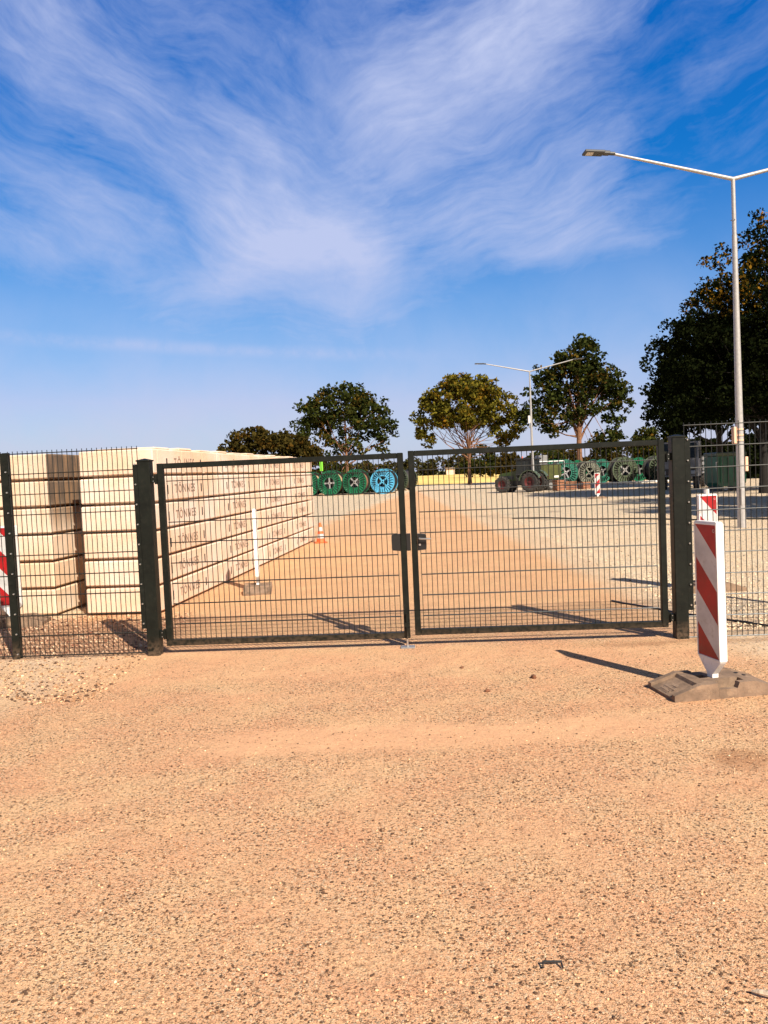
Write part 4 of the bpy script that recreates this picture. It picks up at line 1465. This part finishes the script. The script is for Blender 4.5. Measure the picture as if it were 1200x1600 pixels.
def clump_points(blobs, nclump, per, cr, seed, shell=0.55, flat=0.75):
    """blobs: (x,y,z,rx,ry,rz) ellipsoids in tree coordinates. Returns leaf centres and clump centres"""
    rng = np.random.default_rng(seed)
    vol = np.array([b[3] * b[4] * b[5] for b in blobs]) ** 0.8
    cnt = np.maximum(2, (nclump * vol / vol.sum()).astype(int))
    cc = []
    for b, k in zip(blobs, cnt):
        d = unit(rng.normal(size=(k, 3)))
        rr = rng.uniform(shell ** 3, 1.0, size=(k, 1)) ** (1 / 3)
        rr *= rng.uniform(0.82, 1.10, size=(k, 1))
        cc.append(np.array(b[:3]) + d * rr * np.array(b[3:6]))
    cc = np.concatenate(cc)
    n = len(cc)
    sizes = cr * rng.uniform(0.5, 1.35, size=n)
    pts = []
    for c, s in zip(cc, sizes):
        k = max(6, int(per * (s / cr) ** 2))
        d = unit(rng.normal(size=(k, 3))) * rng.uniform(0.15, 1.0, size=(k, 1)) ** 0.5
        pts.append(c + d * s * np.array([1, 1, flat]))
    return np.concatenate(pts), cc


def tree(name, label, loc, blobs, h_fork, trunk_r, leaf, lsize, nclump, per, cr, seed, bark='bark', nlimb=10, group=None, cat='tree', shell=0.55, lean=(0, 0), autumn=None, twigs=0, trunk_top=None):
    t = thing(name, label, cat, loc, 0, group)
    pts, cc = clump_points(blobs, nclump, per, cr, seed, shell)
    keep = pts[:, 2] > 0.05
    pts = pts[keep]
    sel = None
    if autumn:
        sel = autumn(pts, np.random.default_rng(seed + 5))
        leaf_mesh('crown', pts, lsize, leaf, t, seed, mats2='leafO', sel2=sel)
    else:
        leaf_mesh('crown', pts, lsize, leaf, t, seed)
    rnd = random.Random(seed)
    tm = MB()
    zt = trunk_top if trunk_top else h_fork * 1.6
    path = [Vector((0, 0, -0.15))]
    for k in range(1, 7):
        f = k / 6
        path.append(Vector((lean[0] * f + rnd.uniform(-.06, .06) * trunk_r * 4, lean[1] * f + rnd.uniform(-.06, .06) * trunk_r * 4, zt * f)))
    rr = [trunk_r * (1.35 if k == 0 else 1.0 - 0.62 * k / 6) for k in range(7)]
    tm.tube(path, rr, 10)
    tm.build('trunk', bark, t, True)
    lb = MB()
    order = list(range(len(cc)))
    rnd.shuffle(order)
    zmax = max(b[2] + b[5] for b in blobs)
    for q in order[:nlimb]:
        c = Vector(cc[q])
        f0 = rnd.uniform(h_fork / zt, 1.0)
        i = min(5, int(f0 * 6))
        st_ = path[i].lerp(path[i + 1], f0 * 6 - i)
        r0 = trunk_r * (1 - 0.62 * f0) * rnd.uniform(0.40, 0.65)
        midp = st_.lerp(c, 0.5) + Vector((0, 0, -(c - st_).length * 0.07))
        m1 = st_.lerp(midp, 0.5) + Vector((rnd.uniform(-1, 1), rnd.uniform(-1, 1), rnd.uniform(-.5, .5))) * r0
        lb.tube([st_, m1, midp, c], [r0, r0 * 0.75, r0 * 0.5, r0 * 0.14], 6)
        for z_ in range(2):
            q2 = order[(q * 7 + z_ * 13 + 1) % len(order)]
            c2 = Vector(cc[q2])
            if (c2 - midp).length < (c - st_).length * 0.8:
                lb.tube([midp, midp.lerp(c2, 0.5) + Vector((0, 0, rnd.uniform(-.1, .1))), c2], [r0 * 0.45, r0 * 0.3, r0 * 0.08], 5)
    if lb.v:
        lb.build('limbs', bark, t, True)
    return t


GT = 'broad leaved trees round the yard'
# low dense tree behind the long wall
tree('tree', 'low wide dense olive brown tree rising behind the concrete wall', (-15.5, 104, 0),
     [(0, 0, 4.5, 4.6, 3.6, 3.8), (-4.3, 0, 3.6, 3.2, 3, 3.0), (4.2, 0, 3.8, 3.5, 3, 3.2), (-1.5, 0, 6.6, 3.4, 2.5, 1.7), (3.6, 0, 5.9, 2.7, 2.2, 1.8), (-6.0, 0, 3.0, 1.6, 2, 2.0), (6.3, 0, 3.0, 1.8, 2, 2.6)],
     1.0, 0.30, 'leafC', 0.34, 520, 34, 0.75, 21, group=GT, shell=0.75)
tree('bush', 'small dark bush top showing just over the long wall', (-29.6, 118, 0),
     [(0, 0, 4.2, 2.4, 2, 2.0), (1.6, 0, 3.6, 1.4, 1.4, 1.6), (-1.6, 0, 3.4, 1.2, 1.2, 1.5)], 0.8, 0.15, 'leafC', 0.34, 130, 26, 0.6, 22, cat='bush', shell=0.6)
tree('tree', 'loose round tree with open branches behind the green drums', (-4.0, 90, 0),
     [(-0.4, 0, 8.8, 3.9, 3.4, 3.1), (-3.4, 0, 9.2, 2.3, 2.2, 2.0), (-4.6, 0, 7.6, 1.6, 1.8, 1.2), (3.0, 0, 8.3, 2.6, 2.4, 2.6), (1.6, 0, 10.7, 1.9, 1.8, 1.5), (-1.0, 0, 11.2, 1.8, 1.7, 1.2), (4.4, 0, 6.6, 1.5, 1.6, 1.7), (-2.4, 0, 5.9, 1.6, 1.5, 1.1), (0.5, 0, 5.2, 2.6, 1.6, 1.2), (-1.4, 0, 2.4, 1.8, 1.3, 2.2), (3.6, 0, 4.2, 1.3, 1.2, 1.0)],
     2.6, 0.21, 'leafA', 0.30, 330, 30, 0.70, 31, 'barkred', 26, group=GT, shell=0.35, trunk_top=8.5)
tree('tree', 'umbrella shaped olive tree standing alone in front of the yellow field', (9.75, 87.5, 0),
     [(-0.4, 0, 9.3, 4.3, 3.8, 3.0), (-3.5, 0, 8.1, 2.5, 2.4, 2.1), (3.4, 0, 8.2, 2.4, 2.4, 2.2), (0.2, 0, 10.9, 3.4, 2.8, 1.4), (4.5, 0, 6.0, 1.6, 1.6, 1.4), (-4.7, 0, 6.4, 1.2, 1.5, 1.4), (3.5, 0, 5.2, 1.1, 1.3, 0.9), (-4.5, 0, 4.9, 0.9, 1.1, 0.6), (-0.2, 0, 7.4, 3.4, 2.6, 1.2)],
     2.5, 0.22, 'leafB', 0.28, 470, 30, 0.62, 42, 'barkred', 44, group=GT, shell=0.62, trunk_top=5.0)
tree('tree', 'tall irregular dark tree with reddish trunk right of the far lamp', (19.6, 77.5, 0),
     [(0.3, 0, 11.9, 2.4, 2.2, 2.2), (-0.6, 0, 9.9, 3.2, 2.8, 2.2), (2.2, 0, 10.0, 2.0, 2.0, 2.0), (-3.4, 0, 8.0, 1.9, 1.9, 1.8), (-4.9, 0, 6.6, 1.3, 1.5, 1.1), (-2.2, 0, 6.1, 1.9, 1.8, 1.5), (3.9, 0, 7.7, 1.5, 1.6, 1.9), (3.2, 0, 9.4, 1.6, 1.6, 1.6), (1.0, 0, 13.6, 1.0, 1.0, 0.9), (2.7, 0, 4.0, 2.0, 1.6, 1.5), (0.2, 0, 7.3, 2.2, 1.8, 1.2), (-3.1, 0, 10.4, 1.3, 1.3, 1.2), (3.6, 0, 5.8, 1.0, 1.2, .9)],
     3.6, 0.31, 'leafA', 0.27, 420, 32, 0.62, 53, 'barkred', 34, group=GT, shell=0.3, trunk_top=11.0)


def autumn_top(p, rng):
    # autumn yellow leaves along the outer upper left of the crown
    p = p / 1.31
    out = ((p[:, 2] > 7.2) & (p[:, 0] < 0.6)) | ((p[:, 2] > 6.0) & (p[:, 2] < 7.0) & (p[:, 0] < -0.6) & (p[:, 0] > -2.8))
    wob = np.sin(p[:, 0] * 3.1) + np.sin(p[:, 2] * 2.7 + 1.0) + np.sin(p[:, 1] * 2.9)
    return (out & (wob > -0.6) & (rng.uniform(size=len(p)) < 0.42)).astype(int)


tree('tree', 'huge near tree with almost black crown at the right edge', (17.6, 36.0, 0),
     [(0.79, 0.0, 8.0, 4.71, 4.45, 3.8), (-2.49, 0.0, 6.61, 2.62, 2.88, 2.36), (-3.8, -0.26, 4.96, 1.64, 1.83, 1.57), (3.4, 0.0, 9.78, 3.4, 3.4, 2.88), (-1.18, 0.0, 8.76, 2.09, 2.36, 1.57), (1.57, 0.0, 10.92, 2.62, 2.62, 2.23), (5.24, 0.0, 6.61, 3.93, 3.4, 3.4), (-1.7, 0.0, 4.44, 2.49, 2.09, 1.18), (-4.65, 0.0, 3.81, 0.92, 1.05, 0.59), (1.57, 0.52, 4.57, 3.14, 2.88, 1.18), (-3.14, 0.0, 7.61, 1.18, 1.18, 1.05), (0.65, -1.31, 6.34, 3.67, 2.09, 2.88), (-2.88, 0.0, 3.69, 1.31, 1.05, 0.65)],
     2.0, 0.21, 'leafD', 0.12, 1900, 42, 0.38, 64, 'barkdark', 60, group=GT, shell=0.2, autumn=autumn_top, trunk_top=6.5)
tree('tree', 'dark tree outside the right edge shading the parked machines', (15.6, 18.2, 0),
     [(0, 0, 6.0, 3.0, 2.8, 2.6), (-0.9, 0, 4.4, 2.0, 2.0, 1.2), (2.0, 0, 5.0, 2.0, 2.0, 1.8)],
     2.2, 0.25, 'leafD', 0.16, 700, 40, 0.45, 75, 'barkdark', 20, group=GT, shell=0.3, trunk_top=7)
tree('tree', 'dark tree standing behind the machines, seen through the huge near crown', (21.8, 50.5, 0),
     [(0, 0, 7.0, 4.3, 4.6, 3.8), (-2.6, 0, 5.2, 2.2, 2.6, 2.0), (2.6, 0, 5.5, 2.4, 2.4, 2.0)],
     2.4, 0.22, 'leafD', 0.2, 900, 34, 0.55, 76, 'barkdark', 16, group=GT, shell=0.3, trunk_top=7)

tree('tree', 'tree past the right edge whose shade falls beyond the near lamp', (17.4, 24.8, 0),
     [(0, 0, 6.2, 3.2, 3.2, 2.8), (-1.0, 0, 4.4, 2.0, 2.2, 1.4), (2.0, 0, 5.2, 2.2, 2.4, 1.8)],
     2.2, 0.22, 'leafD', 0.16, 700, 40, 0.45, 77, 'barkdark', 18, group=GT, shell=0.3, trunk_top=6)

# dark hedges
def hedge(label, loc, x0, x1, h, n, seed, wob=0.12):
    t = thing('hedge', label, 'hedge', loc, 0, 'dark hedges at the back of the yard')
    rng = np.random.default_rng(seed)
    p = np.stack([rng.uniform(x0, x1, n), rng.uniform(-0.8, 0.8, n), h * rng.uniform(0.0, 1.0, n) ** 0.8 + 0.04], axis=1)
    p[:, 2] *= 1 + wob * np.sin(p[:, 0] * 1.7 + seed) + 0.5 * wob * np.sin(p[:, 0] * 4.3)
    leaf_mesh('foliage', p, 0.30, 'leafD', t, seed + 1)
    hm = MB()
    k = int(x1 - x0)
    for i in range(k):
        hm.tube([(x0 + 0.5 + i, 0, 0), (x0 + 0.6 + i, 0.1, h * 0.5), (x0 + 0.4 + i, 0, h * 0.85)], [0.06, 0.045, 0.02], 5)
    hm.build('stems', 'barkdark', t)


hedge('dark hedge behind the parked machines on the right', (27.5, 62.0, 0), -5.2, 10, 2.95, 17000, 5)
hedge('low dark hedge added behind the right row of drums', (19.5, 72.5, 0), -5.5, 7.0, 1.75, 7000, 7)  # added to give the dark between the right drums
hedge('low dark hedge added behind the drums by the long wall', (-4.5, 71.0, 0), -5.0, 4.9, 1.45, 5000, 8)  # added likewise, so the gaps between these drums read dark

# individual bushes in front of the far wood
FB = [
    ('round dark green tree beyond the field, left of the tractor cab', (21.0, 168, 0), 3.1, 4.0, 'leafA', 81),
    ('smaller brownish tree just left of the tractor cab, beyond the field', (25.6, 158, 0), 1.9, 2.6, 'leafC', 82),
    ('bushy tree beyond the drums, just right of the far lamp pole', (31.5, 150, 0), 3.0, 3.0, 'leafA', 83),
    ('rust brown bush seen right of the reddish trunk above the drums', (42.5, 150, 0), 2.6, 3.0, 'leafC', 84),
    ('dark pointed tree above the dark drum with bright hub', (44.0, 130, 0), 2.0, 4.4, 'leafA', 85),
    ('low tree above the rightmost dark drum', (52.5, 140, 0), 2.6, 4.0, 'leafA', 86),
    ('broad brown green bush behind the crates and tractor', (36.0, 155, 0), 3.0, 3.0, 'leafC', 87),
]
for lab, loc, r_, h_, lf, sd_ in FB:
    tree('far_tree', lab, loc, [(0, 0, h_ * 0.95, r_, r_, h_ * 0.85), (r_ * 0.7, 0, h_ * 0.6, r_ * 0.6, r_ * 0.6, h_ * 0.6), (-r_ * 0.7, 0, h_ * 0.6, r_ * 0.6, r_ * 0.6, h_ * 0.6)],
         0.6, 0.2, lf, 0.42, 130, 26, 0.8, sd_, group='small trees beyond the field', shell=0.7, nlimb=3)

# far wood that reads as one mass
rng = np.random.default_rng(9)
wp_ = []
X = -60.0
while X < 260:
    w_ = rng.uniform(4, 9)
    h_ = rng.uniform(4.5, 8.0) * (1.25 if X > 95 else 1.0)
    Y = 325 + rng.uniform(-4, 10)
    k = 520
    d = unit(rng.normal(size=(k, 3))) * rng.uniform(0.3, 1, size=(k, 1)) ** 0.4
    wp_.append(np.array([X, Y, h_ * 0.45]) + d * np.array([w_ * 0.75, 3.0, h_ * 0.58]))
    X += w_ * 0.8
wp_ = np.concatenate(wp_)
wp_ = wp_[wp_[:, 2] > -0.05]
wd = leaf_mesh('far_wood', wp_, 1.0, 'leafF', None, 10)
tag(wd, 'dark line of distant woodland along the horizon beyond the field', 'wood', kind='stuff')

# pylon and little hut
py = thing('pylon', 'faint thin lattice pylon on the horizon above the field', 'pylon', (101, 1150, 0))
pm = MB()
Hh = 27.0
for sx in (-1, 1):
    for sy in (-1, 1):
        pm.tube([(sx * 2.6, sy * 2.6, 0), (sx * 0.7, sy * 0.7, Hh * 0.7), (sx * 0.2, sy * 0.2, Hh)], 0.13, 4)
zz = 0.0
while zz < Hh * 0.9:
    a = 2.6 - 1.9 * min(1, zz / (Hh * 0.7)); z2 = zz + 2.6; b = 2.6 - 1.9 * min(1, z2 / (Hh * 0.7))
    for s in (-1, 1):
        pm.tube([(-a, s * a, zz), (b, s * b, z2)], 0.09, 4).tube([(a, s * a, zz), (-b, s * b, z2)], 0.09, 4)
        pm.tube([(s * a, -a, zz), (s * b, b, z2)], 0.09, 4)
    zz = z2
pm.build('lattice', 'zinc', py)
am = MB()
for z_, w_ in ((0.72, 6.0), (0.84, 5.0), (0.95, 3.6)):
    am.tube([(-w_, 0, Hh * z_), (0, 0, Hh * z_ + 1.0), (w_, 0, Hh * z_)], 0.12, 4).tube([(-w_, 0, Hh * z_), (w_, 0, Hh * z_)], 0.12, 4)
am.build('cross_arms', 'zinc', py)
ht = thing('field_hut', 'tiny pale hut at the far edge of the field', 'hut', (26.5, 305, 0))
MB().box(-1.6, 1.6, -1.5, 1.5, 0, 2.0).build('wall', 'concS', ht)
MB().add([(-1.8, -1.7, 2.0), (1.8, -1.7, 2.0), (1.8, 1.7, 2.0), (-1.8, 1.7, 2.0), (-1.8, 0, 2.7), (1.8, 0, 2.7)], [(0, 1, 5, 4), (2, 3, 4, 5), (0, 4, 3), (1, 2, 5), (0, 3, 2, 1)]).build('roof', 'wood', ht)

# ------------------------------------------------------------------ small things on the ground
cb = MB()
pts = []
for k in range(25):
    f = k / 24
    pts.append((2.72 + 1.45 * f + 0.02 * math.sin(9 * f), 9.42 - 2.35 * f ** 0.85 + 0.03 * math.sin(14 * f), 0.010 + (0.0 if k % 5 else 0.004)))
cb.tube(pts, 0.012, 6)  # thin black tube drawn as a dark line on the ground
tag(cb.build('cable', 'lock', smooth=True), 'thin black line lying on the ground behind the right gate post', 'cable')

hp2 = [(4.2, 25.6), (5.2, 25.2), (6.2, 23.7), (7.6, 22.9), (8.6, 21.6), (9.6, 21.3), (11.0, 20.2)]
hs = MB().tube([(x, y, 0.02) for x, y in hp2], 0.022, 6)
tag(hs.build('hose', 'lock', smooth=True), 'long dark hose lying across the pale gravel deep in the yard', 'hose')
st_ = MB().box(-0.032, 0.032, -0.003, 0.003, 0.018, 0.024).tube([(-0.030, 0, 0.022), (-0.032, -0.002, 0.0)], 0.003, 6).tube([(0.030, 0, 0.022), (0.033, -0.003, 0.0)], 0.003, 6)
so_ = st_.build('staple', 'lock', loc=(0.497, 2.53, 0))
so_.rotation_euler = (R(-50), 0, R(-4))
so_.location.z = 0.004
tag(so_, 'small black wire staple lying on the stony foreground', 'wire staple')


def rock_mesh(r, seed, squash=0.6):
    bm = bmesh.new()
    bmesh.ops.create_icosphere(bm, subdivisions=2, radius=r)
    rn = random.Random(seed)
    ph = [rn.uniform(0, 6) for _ in range(6)]
    for v in bm.verts:
        n = v.co.normalized()
        k = 1 + 0.22 * math.sin(3.1 * n.x + ph[0]) + 0.18 * math.sin(4.3 * n.y + ph[1]) + 0.12 * math.sin(7 * n.z + ph[2]) + 0.08 * math.sin(9 * n.x + 5 * n.y + ph[3])
        v.co = Vector((v.co.x * k, v.co.y * k * 0.85, v.co.z * k * squash))
    mb = MB()
    bm.verts.index_update()
    mb.add([v.co.copy() for v in bm.verts], [tuple(v.index for v in f.verts) for f in bm.faces])
    bm.free()
    return mb


M['clod'] = mat('earth_clod', (0.17, 0.07, 0.035), 0.95, var=0.4, vscale=30)
M['stick'] = mat('dry_stick', (0.50, 0.38, 0.27), 0.9, var=0.4, vscale=30, bump=0.5)
for i, (x, y, r_, lab) in enumerate([(0.72, 5.82, 0.020, 'small brown earth clod alone in front of the gate middle'), (1.13, 6.14, 0.026, 'reddish brown earth clod nearer the striped beacon'), (0.60, 6.55, 0.016, 'tiny brown clod closest to the right gate leaf')]):
    o = rock_mesh(r_, i, 0.7).build('earth_clod', 'clod', loc=(x, y, r_ * 0.4))
    tag(o, lab, 'clod', 'earth clods in front of the gate')
sk = MB().tube([(0, 0, 0.012), (0.03, -0.006, 0.02), (0.06, 0.0, 0.016), (0.10, -0.012, 0.012)], [0.004, 0.009, 0.010, 0.004], 7)
sk = sk.build('stick', 'stick', loc=(1.085, 2.365, 0), smooth=True)
sk.rotation_euler = (0, 0, R(-28))
tag(sk, 'short pale dry stick in the bottom right corner', 'stick')

# loose stones: one object, nobody could count them
def scatter(name, n, region, rmin, rmax, m_list, seed, label):
    rng = np.random.default_rng(seed)
    protos = []
    for i in range(6):
        bm = bmesh.new()
        bmesh.ops.create_icosphere(bm, subdivisions=1, radius=1.0)
        rn = random.Random(seed * 10 + i)
        for v in bm.verts:
            v.co *= rn.uniform(0.72, 1.2)
        bm.verts.index_update()
        protos.append((np.array([v.co[:] for v in bm.verts]), np.array([[v.index for v in f.verts] for f in bm.faces])))
        bm.free()
    VV, FF = [], []
    off = 0
    P = region(rng, n)
    for (x, y) in P:
        pv, pf = protos[rng.integers(6)]
        r = rmin * (rmax / rmin) ** (rng.uniform() ** 2.2)
        a = rng.uniform(0, 6.28)
        ca, sa = math.cos(a), math.sin(a)
        q = pv * np.array([r * rng.uniform(1.0, 1.4), r, r * rng.uniform(0.4, 0.75)])
        q = np.stack([q[:, 0] * ca - q[:, 1] * sa + x, q[:, 0] * sa + q[:, 1] * ca + y, q[:, 2] + r * 0.22], axis=1)
        VV.append(q); FF.append(pf + off); off += len(pv)
    V_ = np.concatenate(VV); F_ = np.concatenate(FF)
    me = bpy.data.meshes.new(name)
    me.vertices.add(len(V_)); me.vertices.foreach_set('co', V_.astype(np.float32).ravel())
    me.loops.add(F_.size); me.loops.foreach_set('vertex_index', F_.astype(np.int32).ravel())
    me.polygons.add(len(F_)); me.polygons.foreach_set('loop_start', np.arange(0, F_.size, 3, dtype=np.int32))
    me.materials.append(m_list)
    me.update(calc_edges=True)
    o = bpy.data.objects.new(name, me)
    COL.objects.link(o)
    return tag(o, label, 'stones', kind='stuff')


def stone_mat(name, stops):
    m = bpy.data.materials.new(name)
    m.use_nodes = True
    T = NT(m.node_tree)
    T.n.clear()
    ge = T.new('ShaderNodeNewGeometry')
    cr = T.new('ShaderNodeValToRGB')
    cr.color_ramp.interpolation = 'CONSTANT'
    el_ = cr.color_ramp.elements
    el_[0].position = 0; el_[0].color = stops[0][1] + (1,)
    el_[1].position = stops[1][0]; el_[1].color = stops[1][1] + (1,)
    for p, c in stops[2:]:
        e = el_.new(p); e.color = c + (1,)
    T.l.new(ge.outputs['Random Per Island'], cr.inputs[0])
    bs = T.new('ShaderNodeBsdfPrincipled')
    T.l.new(cr.outputs[0], bs.inputs['Base Color'])
    bs.inputs['Roughness'].default_value = 0.85
    bs.inputs['Specular IOR Level'].default_value = 0.25
    ou = T.new('ShaderNodeOutputMaterial')
    T.l.new(bs.outputs[0], ou.inputs[0])
    return m


sm1 = stone_mat('mixed_stones', [(0, (0.62, 0.36, 0.20)), (0.22, (0.74, 0.46, 0.26)), (0.42, (0.34, 0.18, 0.09)), (0.64, (0.10, 0.055, 0.032)), (0.985, (0.85, 0.66, 0.42))])
sm2 = stone_mat('pale_gravel', [(0, (0.82, 0.61, 0.40)), (0.4, (0.88, 0.71, 0.50)), (0.75, (0.60, 0.40, 0.25)), (0.90, (0.12, 0.08, 0.05))])


def reg_front(rng, n):
    y = 2.0 + 5.2 * rng.uniform(size=n) ** 1.2
    x = rng.uniform(-1, 1, n) * (0.35 + y * 0.52)
    return np.stack([x, y], axis=1)


def reg_right(rng, n):
    y = 7.6 + 18 * rng.uniform(size=n) ** 1.5
    x = 2.9 + 0.045 * y + rng.uniform(0, 1, n) ** 1.1 * (y * 0.5 - 1.5)
    return np.stack([x, y], axis=1)


def reg_left(rng, n):
    y = rng.uniform(6.0, 7.75, n)
    x = -2.35 - rng.uniform(0, 1, n) * 2.0 * (0.25 + (y - 6.0) / 1.75)
    return np.stack([x, y], axis=1)


def reg_rubble(rng, n):
    return np.stack([rng.uniform(-4.6, -2.45, n), rng.uniform(7.75, 10.0, n)], axis=1)


scatter('loose_stones', 26000, reg_front, 0.0018, 0.0072, sm1, 1, 'small loose stones pressed into the dusty foreground')
scatter('gravel', 16000, reg_right, 0.005, 0.017, sm2, 2, 'coarse pale gravel right of the drive behind the gate')
scatter('edge_gravel', 1800, reg_left, 0.004, 0.016, sm1, 3, 'pale loose gravel in front of the left fence panel')
sm3 = stone_mat('red_rubble', [(0, (0.50, 0.28, 0.17)), (0.4, (0.20, 0.08, 0.045)), (0.7, (0.66, 0.46, 0.30))])
scatter('brick_rubble', 2600, reg_rubble, 0.005, 0.022, sm3, 4, 'reddish brick crumbs on the ground behind the left fence panel')
